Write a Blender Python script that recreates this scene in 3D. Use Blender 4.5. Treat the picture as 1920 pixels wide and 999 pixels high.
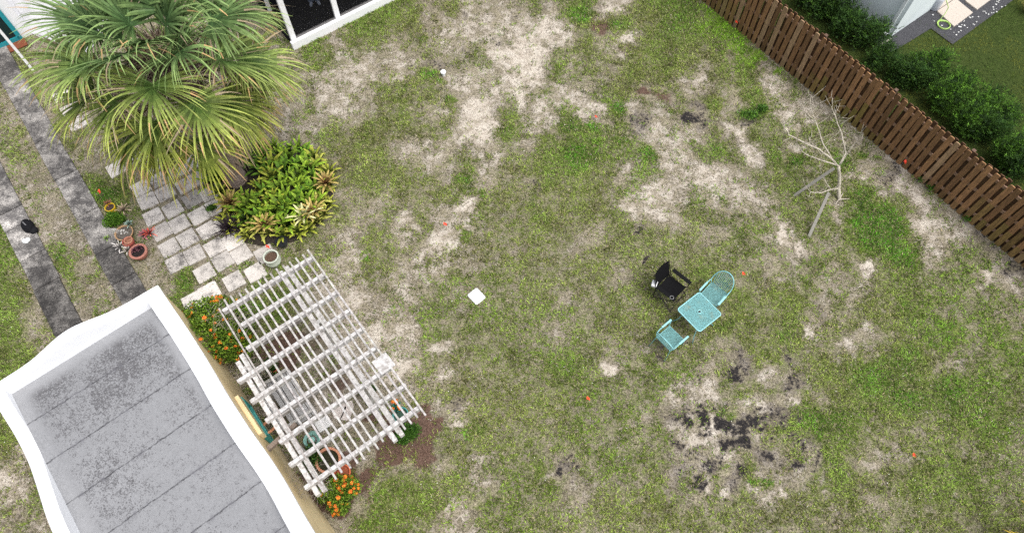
import bpy, math, random
import numpy as np
from mathutils import Vector, Matrix
R = math.radians
rnd = random.Random(7)
rng = np.random.default_rng(11)
S = bpy.context.scene
for o in list(bpy.data.objects): bpy.data.objects.remove(o)

# ---------------------------------------------------------------- camera, sky, sun, exposure
FPX, NAD, CH = 1310.0, 700.0, 15.5
TH = math.atan(NAD / FPX); SN, CS = math.sin(TH), math.cos(TH)
cam_d = bpy.data.cameras.new('camera'); cam = bpy.data.objects.new('camera', cam_d)
S.collection.objects.link(cam); S.camera = cam
cam.location = (0, 0, CH); cam.rotation_euler = (TH, 0, 0)
cam_d.sensor_width = 36; cam_d.lens = 36 * FPX / 1920; cam_d.clip_end = 900; cam_d.clip_start = .1
SUN_EL, SUN_ROT = R(68), R(118)
w = bpy.data.worlds.new('World'); S.world = w; w.use_nodes = True
nt = w.node_tree; bg = nt.nodes['Background']
sky = nt.nodes.new('ShaderNodeTexSky'); sky.sky_type = 'NISHITA'; sky.sun_disc = False
sky.sun_elevation = SUN_EL; sky.sun_rotation = SUN_ROT; sky.dust_density = 4; sky.air_density = .8; sky.ozone_density = .6
hs = nt.nodes.new('ShaderNodeHueSaturation'); hs.inputs['Saturation'].default_value = .3
nt.links.new(sky.outputs[0], hs.inputs['Color']); nt.links.new(hs.outputs[0], bg.inputs[0]); bg.inputs[1].default_value = .15
sl = bpy.data.lights.new('sun', 'SUN'); so = bpy.data.objects.new('sun', sl); S.collection.objects.link(so)
sl.energy = 1.4; sl.angle = R(45); sl.color = (1, .965, .91)
so.rotation_euler = (R(28), 0, R(-35) + math.pi * 0)
sd = Vector((math.sin(SUN_ROT) * math.cos(SUN_EL), math.cos(SUN_ROT) * math.cos(SUN_EL), math.sin(SUN_EL)))
so.rotation_euler = sd.to_track_quat('Z', 'Y').to_euler()
S.view_settings.view_transform = 'Standard'; S.view_settings.look = 'None'
S.view_settings.exposure = .66; S.view_settings.gamma = 1
S.view_settings.use_curve_mapping = False
S.render.engine = 'CYCLES'; S.cycles.use_denoising = False; S.cycles.max_bounces = 6

# ---------------------------------------------------------------- helpers
def W(x, y, z=0.0):                       # point of the place at height z that shows at photo pixel x, y
    u, v = x - 960, 499.5 - y
    d = (u, v * CS + FPX * SN, v * SN - FPX * CS)
    t = (z - CH) / d[2]
    return Vector((d[0] * t, d[1] * t, z))
def Pn(x, y, z=0.0):
    zz = y * SN - (z - CH) * CS; v = y * CS + (z - CH) * SN
    return 960 + FPX * x / zz, 499.5 - FPX * v / zz
col = S.collection
def tag(o, label=None, cat=None, group=None, kind=None):
    if label: o['label'] = label
    if cat: o['category'] = cat
    if group: o['group'] = group
    if kind: o['kind'] = kind
    return o
def thing(name, label, cat, loc=(0, 0, 0), rz=0, group=None):
    o = bpy.data.objects.new(name, None); col.objects.link(o)
    o.location = loc; o.rotation_euler = (0, 0, rz); o.empty_display_size = .2
    return tag(o, label, cat, group)
def copy_tree(o, parent=None):
    c = o.copy(); col.objects.link(c)
    if parent: c.parent = parent
    for ch in list(o.children): copy_tree(ch, c)
    return c

class MB:
    def __init__(s, c=(1, 1, 1)): s.v = []; s.f = []; s.c = []; s.cur = c
    def face(s, pts, c=None):
        n = len(s.v); s.v += [tuple(p) for p in pts]; s.f.append(tuple(range(n, n + len(pts)))); s.c.append(c or s.cur)
    def box(s, cen, size, rz=0, M=None, c=None, bev=0):
        hx, hy, hz = [a / 2 for a in size]
        m = M if M is not None else Matrix.Rotation(rz, 3, 'Z'); cen = Vector(cen); n = len(s.v)
        if bev <= 0:
            for x, y, z in ((-1,-1,-1),(1,-1,-1),(1,1,-1),(-1,1,-1),(-1,-1,1),(1,-1,1),(1,1,1),(-1,1,1)):
                s.v.append(tuple(cen + m @ Vector((x*hx, y*hy, z*hz))))
            F = ((0,3,2,1),(4,5,6,7),(0,1,5,4),(1,2,6,5),(2,3,7,6),(3,0,4,7))
            for f in F: s.f.append(tuple(n + i for i in f)); s.c.append(c or s.cur)
        else:
            b = bev
            def ring(ex, ey, z):
                pts = [(ex - b, -ey), (ex, -ey + b), (ex, ey - b), (ex - b, ey), (-ex + b, ey), (-ex, ey - b), (-ex, -ey + b), (-ex + b, -ey)]
                return [tuple(cen + m @ Vector((p[0], p[1], z))) for p in pts]
            rs = [ring(hx - b*.6, hy - b*.6, -hz), ring(hx, hy, -hz + b*.6), ring(hx, hy, hz - b*.6), ring(hx - b*.6, hy - b*.6, hz)]
            for r_ in rs: s.v += r_
            for k in range(3):
                for i in range(8):
                    j = (i + 1) % 8; s.f.append((n+k*8+i, n+k*8+j, n+k*8+8+j, n+k*8+8+i)); s.c.append(c or s.cur)
            s.f.append(tuple(n + i for i in range(7, -1, -1))); s.c.append(c or s.cur)
            s.f.append(tuple(n + 24 + i for i in range(8))); s.c.append(c or s.cur)
    def beam(s, a, b, wd, ht, c=None, bev=0):   # box from a to b
        a, b = Vector(a), Vector(b); d = b - a; L = d.length; x = d.normalized()
        y = Vector((0, 0, 1)).cross(x)
        y = y.normalized() if y.length > 1e-4 else Vector((0, 1, 0))
        z = x.cross(y); m = Matrix((x, y, z)).transposed()
        s.box((a + b) / 2, (L, wd, ht), M=m, c=c, bev=bev)
    def tube(s, pts, rad, n=8, c=None, caps=True, closed=False):
        pts = [Vector(p) for p in pts]; m = len(pts)
        rad = rad if isinstance(rad, (list, tuple)) else [rad] * m
        base = len(s.v); up = None
        for i in range(m):
            if closed: t = pts[(i+1) % m] - pts[i-1]
            else: t = pts[min(i+1, m-1)] - pts[max(i-1, 0)]
            t = t.normalized() if t.length > 1e-9 else Vector((0, 0, 1))
            if up is None: up = Vector((0, 0, 1)) if abs(t.z) < .9 else Vector((1, 0, 0))
            x = (up - t * up.dot(t)); x = x.normalized() if x.length > 1e-6 else t.orthogonal().normalized()
            up = x; y = t.cross(x)
            for k in range(n):
                a = 2 * math.pi * k / n
                s.v.append(tuple(pts[i] + (x * math.cos(a) + y * math.sin(a)) * rad[i]))
        for i in range(m if closed else m - 1):
            for k in range(n):
                a0 = base + i*n + k; a1 = base + i*n + (k+1) % n; i2 = (i + 1) % m
                s.f.append((a0, a1, base + i2*n + (k+1) % n, base + i2*n + k)); s.c.append(c or s.cur)
        if caps and not closed:
            s.f.append(tuple(base + k for k in range(n-1, -1, -1))); s.c.append(c or s.cur)
            s.f.append(tuple(base + (m-1)*n + k for k in range(n))); s.c.append(c or s.cur)
    def lathe(s, prof, cen=(0, 0, 0), n=24, c=None, sx=1, sy=1):
        base = len(s.v)
        for r, z in prof:
            for k in range(n):
                a = 2*math.pi*k/n; s.v.append((cen[0] + r*math.cos(a)*sx, cen[1] + r*math.sin(a)*sy, cen[2] + z))
        for i in range(len(prof) - 1):
            for k in range(n):
                s.f.append((base+i*n+k, base+i*n+(k+1) % n, base+(i+1)*n+(k+1) % n, base+(i+1)*n+k)); s.c.append(c or s.cur)
        s.f.append(tuple(base + k for k in range(n-1, -1, -1))); s.c.append(c or s.cur)
        s.f.append(tuple(base + (len(prof)-1)*n + k for k in range(n))); s.c.append(c or s.cur)
    def strip(s, pts, wid, side, cols):         # ribbon leaf
        n = len(s.v)
        for p, wd in zip(pts, wid):
            s.v.append(tuple(p - side * wd)); s.v.append(tuple(p + side * wd))
        for i in range(len(pts) - 1):
            s.f.append((n+2*i, n+2*i+1, n+2*i+3, n+2*i+2)); s.c.append(cols[i])
    def build(s, name, mat, parent=None, smooth=False, loc=None):
        me = bpy.data.meshes.new(name); me.from_pydata(s.v, [], s.f)
        at = me.attributes.new('Col', 'FLOAT_COLOR', 'FACE')
        ca = np.ones((len(s.f), 4), np.float32); ca[:, :3] = np.array([x[:3] for x in s.c], np.float32).reshape(-1, 3)
        at.data.foreach_set('color', ca.ravel())
        if smooth: me.polygons.foreach_set('use_smooth', [True] * len(me.polygons))
        me.materials.append(mat); me.update()
        o = bpy.data.objects.new(name, me); col.objects.link(o)
        if parent: o.parent = parent
        if loc is not None: o.location = loc
        return o

def npmesh(name, V, F, C, mat, k):          # big numpy mesh: V (n,3), F (m,k), C (m,3)
    me = bpy.data.meshes.new(name); me.vertices.add(len(V)); me.vertices.foreach_set('co', V.astype(np.float32).ravel())
    me.loops.add(len(F)*k); me.loops.foreach_set('vertex_index', F.astype(np.int32).ravel())
    me.polygons.add(len(F)); me.polygons.foreach_set('loop_start', np.arange(0, len(F)*k, k, dtype=np.int32))
    me.update(calc_edges=True)
    at = me.attributes.new('Col', 'FLOAT_COLOR', 'FACE'); ca = np.ones((len(F), 4), np.float32); ca[:, :3] = C
    at.data.foreach_set('color', ca.ravel()); me.materials.append(mat)
    o = bpy.data.objects.new(name, me); col.objects.link(o); return o

# node helpers
class NT:
    def __init__(s, name):
        s.m = bpy.data.materials.new(name); s.m.use_nodes = True; s.t = s.m.node_tree; s.b = s.t.nodes['Principled BSDF']
        s.tc = s.t.nodes.new('ShaderNodeTexCoord')
    def n(s, ty, **kw):
        x = s.t.nodes.new(ty)
        for k, v in kw.items(): setattr(x, k, v)
        return x
    def l(s, a, b): s.t.links.new(a, b)
    def noise(s, scale, detail=4, rough=.55, vec=None, dist=0, stretch=None):
        x = s.n('ShaderNodeTexNoise'); x.inputs['Scale'].default_value = scale; x.inputs['Detail'].default_value = detail
        x.inputs['Roughness'].default_value = rough; x.inputs['Distortion'].default_value = dist
        v = vec or s.tc.outputs['Object']
        if stretch:
            mp = s.n('ShaderNodeMapping'); mp.inputs['Scale'].default_value = stretch; s.l(v, mp.inputs[0]); v = mp.outputs[0]
        s.l(v, x.inputs['Vector']); return x.outputs['Fac']
    def math(s, op, a, b=None, c=None, clamp=False):
        x = s.n('ShaderNodeMath', operation=op); x.use_clamp = clamp
        for i, q in enumerate((a, b, c)):
            if q is None: continue
            if isinstance(q, (int, float)): x.inputs[i].default_value = q
            else: s.l(q, x.inputs[i])
        return x.outputs[0]
    def step(s, v, lo, hi):
        x = s.n('ShaderNodeMapRange'); x.interpolation_type = 'SMOOTHSTEP'; x.inputs[1].default_value = lo; x.inputs[2].default_value = hi
        s.l(v, x.inputs[0]); return x.outputs[0]
    def mix(s, f, a, b, mode='MIX'):
        x = s.n('ShaderNodeMix', data_type='RGBA'); x.blend_type = mode
        for i, q in ((0, f), (6, a), (7, b)):
            if isinstance(q, (int, float)): x.inputs[i].default_value = q
            elif isinstance(q, tuple): x.inputs[i].default_value = (*q, 1)
            else: s.l(q, x.inputs[i])
        return x.outputs[2]
    def attr(s, name='Col'):
        x = s.n('ShaderNodeAttribute'); x.attribute_name = name; return x
    def out(s, c, rough=.8, spec=.3, bump=None, bs=.3, bd=.01, metal=0):
        if isinstance(c, tuple): s.b.inputs['Base Color'].default_value = (*c, 1)
        else: s.l(c, s.b.inputs['Base Color'])
        if isinstance(rough, (int, float)): s.b.inputs['Roughness'].default_value = rough
        else: s.l(rough, s.b.inputs['Roughness'])
        s.b.inputs['Specular IOR Level'].default_value = spec; s.b.inputs['Metallic'].default_value = metal
        if bump is not None:
            x = s.n('ShaderNodeBump'); x.inputs['Strength'].default_value = bs; x.inputs['Distance'].default_value = bd
            s.l(bump, x.inputs['Height']); s.l(x.outputs[0], s.b.inputs['Normal'])
        return s.m

def painted(name, c1, c2, sc=14, lo=.45, hi=.7, rough=.55, spec=.35, fine=90, fa=.12, stretch=None, bs=.15):
    """colour attribute x weathering noise"""
    t = NT(name); a = t.attr().outputs['Color']; n = t.noise(sc, 6, .65, stretch=stretch)
    f = t.step(n, lo, hi); base = t.mix(f, c1, c2); nf = t.noise(fine, 3, .6)
    k = t.math('MULTIPLY_ADD', nf, fa*2, 1 - fa)
    c = t.mix(1.0, base, a, 'MULTIPLY')
    v = t.n('ShaderNodeVectorMath', operation='SCALE'); t.l(c, v.inputs[0]); t.l(k, v.inputs['Scale'])
    return t.out(v.outputs[0], rough, spec, n, bs, .004)
def leafmat(name, trans=.3, rough=.5, spec=.35):
    t = NT(name); a = t.attr().outputs['Color']; n = t.noise(9, 3); k = t.math('MULTIPLY_ADD', n, .7, .65)
    v = t.n('ShaderNodeVectorMath', operation='SCALE'); t.l(a, v.inputs[0]); t.l(k, v.inputs['Scale'])
    t.out(v.outputs[0], rough, spec)
    tr = t.n('ShaderNodeBsdfTranslucent'); t.l(v.outputs[0], tr.inputs[0]); mx = t.n('ShaderNodeMixShader'); mx.inputs[0].default_value = trans
    o = t.t.nodes['Material Output']; t.l(t.b.outputs[0], mx.inputs[1]); t.l(tr.outputs[0], mx.inputs[2]); t.l(mx.outputs[0], o.inputs[0])
    return t.m

M_leaf = leafmat('leaf', .22, .55, .18); M_grass = leafmat('grass_blade', .25, .7, .15)
M_white = painted('white_paint', (.88, .88, .88), (.55, .54, .52), 9, .55, .8)
M_oldwhite = painted('weathered_white_wood', (.52, .512, .505), (.27, .25, .235), 13, .40, .68, fa=.22, rough=.75)
M_parapet = painted('parapet_paint', (.84, .85, .87), (.76, .77, .79), 3, .4, .8, fa=.04)
M_plain = painted('plain', (1, 1, 1), (.8, .8, .8), 20, .4, .8)
M_terra = painted('terracotta', (1, 1, 1), (.6, .62, .62), 18, .5, .75, rough=.85, fa=.2)
M_gloss = painted('glazed', (1, 1, 1), (.85, .85, .85), 12, .5, .8, rough=.25, spec=.5)
M_fabric = painted('fabric', (1, 1, 1), (.75, .75, .75), 30, .4, .7, rough=.9, spec=.1)
M_bark = painted('bark', (1, 1, 1), (.55, .52, .5), 25, .4, .65, rough=.9, fa=.3, bs=.6)
M_greywood = painted('silvered_wood', (1, 1, 1), (.62, .6, .58), 12, .4, .7, rough=.9, fa=.25, stretch=(1, 6, 6))
M_soil = painted('potting_soil', (1, 1, 1), (.4, .4, .4), 40, .4, .6, rough=1, fa=.4, bs=.8)

# ---------------------------------------------------------------- numpy noise and the lawn's cover map
def vn(x, y, sc, seed):
    r = np.random.default_rng(seed); T = r.random((256, 256)).astype(np.float32)
    x = x * sc + 1000; y = y * sc + 1000; xi = np.floor(x).astype(int); yi = np.floor(y).astype(int); fx = x - xi; fy = y - yi
    fx = fx*fx*(3-2*fx); fy = fy*fy*(3-2*fy); g = lambda a, b: T[a % 256, b % 256]
    return (g(xi, yi)*(1-fx)+g(xi+1, yi)*fx)*(1-fy) + (g(xi, yi+1)*(1-fx)+g(xi+1, yi+1)*fx)*fy
def fbm(x, y, sc, seed, o=4, g=.55):
    s = 0; a = 1; tt = 0
    for k in range(o): s = s + a*vn(x, y, sc*2.03**k, seed+k); tt += a; a *= g
    return s/tt
ROWS = """
mmttttttttttttttttttgggggtmstttmtmgssmgGGttttttttttttttttttt
mmttttttttttttttttttgggmmtssssssSmgbgmgGgLLttttttttttttttttt
mmtttttttttttttttmgsggmtmsssssSmSmmssmggggLLtttttttttttttttt
mmttttttttttttttttgsssmsttttmSSSmmmtsmggmgmLLttttttttttttttt
gmtttttttttttttttmsssstsmgsssmSSmsmtmgmgsmmggsgttttttttttttt
tgttttttttttttttttsssmgmmmtsssSmmssmmgbmsmtmmsmttttttttttttt
tmtgttttttttttttttmssmmgmsmSSmssssstgstmdmsggmsstdtttttttttt
tttgttttttttttttttsmmggmmmsSSmmssggmmdsttmssmmgsmmsttttttttt
mmttgtttttttttttttmmmgmssmssstsmggggmmsssmmsgmtmmtstttdttttt
tmtttttttttttttttttmmmgmmsmmsmmggGmmmgsssmmmsmgsmgmtdttttttt
ttttmgmtttttttttttmmmgmgmmtgtmmggmmmsmmssSsmmmgmmgssdttttttt
tttttggmtttttttttttmtmtmmmgsmmmgmmmmmsssmssssmmmmmgtgsmdtttt
stttmmmmttttttttttmmmtmsmtssmmmggmmmmsstmmtmstmmmsgGmmsmdttt
gttsttmmtttttttttmmtstmsmtssmmmmmmtmmmmmmtmmmsgmmtgGgmsssdtt
gttmmtmmttttttttttmmsmmmtSsmmmtmmtmmmmmmmmmmtmsmtmGgggssmmdt
gmtmmtmmttttttttgmmssmmtsmttmmmmmmmmmmmmmgmmmtmmmmsmggmmmmsd
gmttmmttttgtttggmmssssmstsmmmmmmmmmmtmmmmggmmtmttmsmmmmmmsmt
ggtmsttttggtttttggmtsstsmmmtmmmmmtmmmmmmmmmmmmmtmsmmmgmmmmmt
ggtmttmttgtttggggtttssttmmmmmmmmmmmmmmmmmmmgmmmtmmmgmmmtggtm
ggtmmmmttttttgmmbbttssssmmmmmmmmtmmmmmmmmmgmmgmsmmsmmmmgmmgm
gggggggttttttmmbbttsssssmgmgmmmmmmmmtmtmmmtmgmmmmsmmggmmmmgg
gggggggttttttttbtttsssssmsmmmmmmggmsmmgmmtmdmsdmmmmmgmmttmmg
gggggggttttttttbbttssstttmmmmmmmggmmmmmstsmmmmdmmmmmmmmgmmmg
ggggggttttttttttttssstttmsmmmmmgmmmmmgmtttmmsmsmmmmmggmmmmmm
mgttttttttttttttttttttbbbbsmmmmmmmgmmtmddsdmsmdggmgmmmmmmmmm
gmttttttttttttttttttttbbbmmgmmmmmmgmmmmtssSddmdgmmmmmmmmmmmm
mmttttttttttttttttbbbtbbbmmmmmmmmmmmmmmmsmssdmtdmmmmtmmmmmmm
stmttttttttttttttbbbgbmmgmmsmmmgmdmmmmmmtdmtmdsdmmmsmmmmmmmm
ssmtttttttttttttbbbbbbmggmgmsmmmgtmmmmgtdsmdgsmmsmmmmmmmmmmm
msmttttttttttttttmbbbmggggsmmmmmmttmmmgmmtmmmmmmmmmtmmmmmmmm
tmtttttttttttttttttttmggmmtsmmmmmmmmmmmmmmmmmmmmmtmmmmmmmmmm
tmtttttttttttttttttttmgmmmttmmmmmmmmmmmmmmmmmmmmmmmmmmmmmmmm
""".split()
CLS = {'S': (1.0, .0, 0, 0, 0), 's': (.64, .17, 0, 0, 0), 't': (.40, .20, 0, 0, 0), 'm': (.16, .58, 0, 0, 0), 'g': (.03, .88, 0, 0, 0),
       'G': (0, 1.05, 0, 0, 0), 'd': (.5, .15, .55, 0, 0), 'b': (.1, .06, 0, 1, 0), 'L': (.05, .7, 0, 0, .75)}
GRID = np.array([[CLS[c] for c in (r_ + 'm'*60)[:60]] for r_ in ROWS], np.float32)
# spots: photo x, y, rx, ry, kind, strength
SP = [(1376,704,13,11,'k',1),(1302,703,8,8,'k',.6),(1481,690,6,22,'k',.7),(1490,716,10,9,'k',.9),(1366,765,10,6,'k',.9),(1295,790,10,12,'k',1),
 (1322,783,9,15,'k',1),(1357,800,14,12,'k',1),(1395,800,9,14,'k',1),(1402,815,10,22,'k',1),(1385,828,16,11,'k',1),(1366,836,9,8,'k',.9),(1347,838,8,6,'k',.9),
 (1318,812,14,7,'k',.8),(1412,795,9,7,'k',.9),(1420,778,12,6,'k',.7),(1326,868,11,10,'k',.7),(1345,858,6,8,'k',.8),(1395,888,12,8,'k',.9),(1307,912,12,8,'k',.8),
 (1438,852,9,11,'k',.8),(1490,780,14,8,'k',.6),(1509,842,10,9,'k',.9),(1492,868,12,9,'k',.8),(1547,926,7,5,'k',.6),(1459,812,8,6,'k',.6),(1445,828,6,6,'k',.6),(1374,930,5,8,'k',.5),
 (1054,888,8,14,'k',.9),(1074,875,9,6,'k',.7),(1198,431,10,7,'k',.7),(1210,490,8,6,'k',.8),(1290,222,16,11,'k',.9),(1310,228,14,8,'k',.8),(860,762,10,18,'k',.5),
 (1195,210,10,8,'k',.3),(1200,225,22,14,'k',.5),(1405,230,12,7,'k',.6),(1270,830,8,12,'k',.7),(1240,665,10,10,'k',.6),(1538,580,10,16,'k',.35),(1002,352,12,9,'k',.5),
 (820,122,22,12,'k',.35),(780,126,5,4,'k',.7),(932,80,6,5,'k',.5),(870,30,7,6,'k',.5),(963,32,7,6,'k',.4),(870,92,6,5,'k',.4),(1312,660,6,10,'k',.3),
 (1330,808,22,20,'s',.9),(1352,850,32,12,'s',.8),(1408,815,24,10,'s',.5),(1328,736,14,12,'s',.7),(1430,765,16,16,'s',.8),(1443,706,9,12,'s',.8),(1490,752,10,11,'s',.8),
 (1292,825,20,12,'s',.8),(1330,910,16,12,'s',.8),(1364,925,11,14,'s',.7),(1417,918,13,13,'s',.8),(1455,925,16,10,'s',1),(1475,930,8,7,'s',1),(1520,840,16,10,'s',.6),(1555,920,12,12,'s',.8),
 (1138,692,14,13,'s',.9),(1140,672,10,12,'s',.5),(1272,740,8,9,'s',1),(1583,655,14,10,'s',.7),(1639,666,7,5,'s',1),(1520,618,12,20,'s',.7),(1470,440,12,22,'s',.9),(1495,462,12,9,'s',.9),
 (1625,493,11,13,'s',.9),(1600,395,9,10,'s',.7),(1845,515,12,14,'s',.9),(1880,498,14,8,'s',.8),(1720,365,14,26,'s',.9),(1720,425,14,20,'s',.8),(1780,435,30,18,'s',.7),(1690,340,18,14,'s',.8),
 (1690,300,20,30,'s',.8),(1500,275,30,10,'s',.5),(1390,240,14,22,'s',.8),(1410,290,18,22,'s',.8),(1480,225,18,22,'s',.8),(1455,155,22,14,'s',.7),(1350,335,40,20,'s',.7),(1230,360,28,22,'s',.7),(1180,380,14,16,'s',.8),
 (1280,340,40,14,'s',.5),(1900,520,14,18,'s',.6),(1620,935,14,8,'s',.3),(1390,200,20,12,'s',.7),(1750,455,20,14,'s',.5),(870,380,18,12,'s',.9),(758,410,14,16,'s',.8),(832,458,30,18,'s',.9),(780,490,14,10,'s',.8),(820,505,20,20,'s',.6),
 (850,770,20,22,'s',.2),(900,240,34,26,'s',1),(985,110,40,55,'S',1),(1010,60,60,20,'s',.6),(950,165,40,20,'s',.7),(850,270,40,20,'s',.5),(770,270,25,14,'s',.4),(1110,205,30,16,'s',.7),(1170,70,22,14,'s',.8),(1145,15,22,12,'s',.8),
 (1050,50,30,14,'s',.5),(910,45,60,20,'s',.5),(760,120,50,26,'s',.4),(700,95,40,12,'s',.4),(660,490,18,40,'s',.6),(665,570,30,34,'s',.7),(700,625,34,26,'s',.8),(745,690,45,22,'s',.9),(835,700,12,26,'s',.7),(850,790,20,12,'s',.7),(820,650,30,10,'s',.6),
 (830,880,14,20,'s',.4),(890,895,12,14,'s',.6),(855,955,22,10,'s',.7),(1030,895,14,8,'s',.4),(20,890,18,18,'s',.9),(40,850,16,22,'s',.7),(38,940,12,8,'s',.8),(70,870,6,14,'g',.6),(28,885,8,8,'g',.5),
 (1345,26,20,20,'L',1),(1365,52,26,18,'L',1),(1385,80,22,14,'L',1),(1420,104,14,10,'L',1),(1330,10,20,16,'L',.9),(1455,136,10,6,'L',.8),(1395,215,26,18,'g',.9),(1410,180,16,10,'g',.6),(1330,190,20,16,'g',.8),(1345,282,12,10,'g',1),
 (1095,350,25,60,'g',.35),(1070,240,14,8,'g',.7),(1165,202,10,10,'G',1),(1210,195,8,12,'g',.7),(1113,240,14,10,'G',.8),(1160,265,14,9,'g',.8),(1222,292,14,12,'G',.8),(1095,290,30,22,'g',.6),(1090,30,24,14,'g',.8),(1160,45,24,14,'g',.7),
 (852,192,10,7,'G',.8),(832,150,10,8,'G',1),(807,138,12,10,'G',.6),(748,165,8,18,'G',.6),(715,165,14,10,'g',.6),(788,72,12,7,'G',.7),(960,135,8,10,'g',.6),(1018,82,7,9,'g',.8),(952,80,10,7,'g',.4),(875,365,10,10,'g',.5),(875,448,12,12,'G',.9),
 (855,372,12,7,'G',.8),(895,366,10,6,'G',.8),(860,423,8,6,'G',.6),(855,478,9,5,'g',.7),(685,480,10,8,'G',.8),(655,498,7,6,'g',.8),(863,338,10,8,'G',.6),(1640,420,46,50,'G',.7),(1560,800,60,50,'m',.6),(1700,720,90,60,'m',.7),(1600,700,60,40,'m',.6),(1830,760,60,60,'m',.7),(1560,900,50,40,'m',.6),(1760,900,80,50,'m',.5),(1480,560,40,40,'m',.5),(1740,600,60,40,'m',.6),(1330,580,20,20,'g',.4),(1620,355,18,14,'G',.8),(1560,425,16,14,'g',.6),
 (1505,300,24,12,'G',.6),(1450,300,16,16,'G',.5),(1575,300,16,10,'G',.6),(1620,293,9,9,'G',1),(1650,297,14,6,'G',1),(1430,905,14,12,'G',1),(1360,778,9,8,'G',1),(1485,815,18,14,'g',.7),(1425,210,14,12,'g',.5),(1440,430,16,12,'g',.6),
 (1700,480,20,16,'g',.5),(1390,560,24,20,'g',.5),(1360,620,30,20,'g',.4),(1475,620,30,20,'g',.4),(1320,550,10,8,'g',.3),(880,812,9,7,'G',.8),(905,800,18,9,'g',.7),(770,815,20,14,'g',.5),(790,690,12,10,'g',.7),(770,670,10,6,'g',.7),
 (1050,140,16,14,'m',.6),(1130,100,30,30,'m',.6),(1010,165,12,12,'m',.5),(950,260,26,20,'m',.8),(970,230,20,16,'m',.6),(870,110,60,14,'m',.55),(790,100,26,10,'m',.3),(1125,50,18,10,'b',.7),(1170,90,18,8,'b',.5),(1215,175,14,22,'b',.4),(1205,160,10,10,'b',.3),
 (802,803,18,24,'b',.95),(762,848,34,12,'b',.95),(670,905,22,14,'b',.9),(630,720,26,30,'b',.6),(590,640,34,30,'b',.5),(545,690,30,30,'b',.5),(610,770,50,30,'s',.7),(640,730,30,24,'s',.6),(540,680,30,30,'b',.7),(650,860,20,14,'b',.8),(690,930,10,30,'b',.6),
 (200,370,24,14,'G',.4),(210,350,30,26,'g',.6),(395,510,24,12,'g',.8),(350,520,26,22,'g',.5),(490,560,40,20,'g',.7),(540,590,20,20,'g',.4),(560,420,20,10,'g',.4),(110,480,10,9,'G',.7),(98,270,8,10,'G',.7),(88,235,6,9,'G',.6),(40,470,14,20,'g',.4)]
KIDX = {'k': 2, 's': 0, 'S': 0, 'g': 1, 'G': 1, 'm': 1, 'b': 3, 'L': 4}
_sp = [(W(a, b).x, W(a, b).y, (W(a + rx, b) - W(a, b)).length, (W(a, b + ry) - W(a, b)).length, k, s_) for a, b, rx, ry, k, s_ in SP]
F0 = W(1320, 3); F1 = W(1908, 489); FA = math.atan2(F1.y - F0.y, F1.x - F0.x); FD = Vector((math.cos(FA), math.sin(FA), 0)); FN = Vector((-FD.y, FD.x, 0))
def cover(x, y):
    wx = x + (fbm(x, y, 1.1, 3) - .5)*1.3 + (vn(x, y, 6, 31) - .5)*.18; wy = y + (fbm(x, y, 1.1, 9) - .5)*1.3 + (vn(x, y, 6, 37) - .5)*.18
    px, py = Pn(wx, wy)
    gx = np.clip(px/32 - .5, 0, 58.999); gy = np.clip(py/32 - .5, 0, 30.999); xi = gx.astype(int); yi = gy.astype(int); fx = (gx-xi)[:, None]; fy = (gy-yi)[:, None]
    c = (GRID[yi, xi]*(1-fx)+GRID[yi, xi+1]*fx)*(1-fy)+(GRID[yi+1, xi]*(1-fx)+GRID[yi+1, xi+1]*fx)*fy
    c = c.copy()
    sx = x + (fbm(x, y, 3.2, 51) - .5)*.5; sy = y + (fbm(x, y, 3.2, 57) - .5)*.5 + (fbm(x, y, 13, 63, 2) - .5)*.22; sx = sx + (fbm(x, y, 13, 67, 2) - .5)*.22
    for a, b, rx, ry, k, s_ in _sp:
        i = np.nonzero((abs(sx-a) < rx*2.4) & (abs(sy-b) < ry*2.4))[0]
        if len(i) == 0: continue
        d = ((sx[i]-a)/rx)**2 + ((sy[i]-b)/ry)**2; m = np.clip(1.25 - d*.62, 0, 1)*s_
        q = KIDX[k]
        if k in 'gG':
            c[i, 1] += m*(.8 if k == 'G' else .5); c[i, 0] *= 1 - m*.9; c[i, 3] *= 1-m*.6
        elif k == 'm':
            c[i, 1] += m*.45; c[i, 0] *= 1 - m*.6
        else:
            c[i, q] = np.maximum(c[i, q], m*(1.05 if q == 0 else 1)); c[i, 1] *= 1 - m*(.75 if q != 4 else 0)
            if q in (3, 4): c[i, 0] *= 1 - m
    return c

# ---------------------------------------------------------------- ground sheet
def axis(lo, hi, st, far):
    m = list(np.arange(lo, hi + 1e-6, st)); a = []; x = lo; s_ = st
    while x > -far: s_ *= 1.6; x -= s_; a.append(x)
    b = []; x = hi; s_ = st
    while x < far: s_ *= 1.6; x += s_; b.append(x)
    return np.array(a[::-1] + m + b)
ax = axis(-18, 18, .075, 260); ay = axis(-1, 21.5, .075, 260)
X, Y = np.meshgrid(ax, ay); fxx, fyy = X.ravel(), Y.ravel(); cv = cover(fxx, fyy)
side = (fxx - F0.x)*FN.x + (fyy - F0.y)*FN.y
nx_, ny_ = len(ax), len(ay)
V = np.stack([fxx, fyy, np.zeros_like(fxx)], 1); V[:, 2] = (fbm(fxx, fyy, .9, 71) - .5)*.03*(np.abs(fxx) < 60) - .012
ii = (np.arange(ny_-1)[:, None]*nx_ + np.arange(nx_-1)[None, :]).ravel(); F = np.stack([ii, ii+1, ii+nx_+1, ii+nx_], 1)
t = NT('lawn_ground')
c1 = t.attr('cov1'); c2 = t.attr('cov2'); s1 = t.n('ShaderNodeSeparateColor'); t.l(c1.outputs['Color'], s1.inputs[0]); s2 = t.n('ShaderNodeSeparateColor'); t.l(c2.outputs['Color'], s2.inputs[0])
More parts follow.
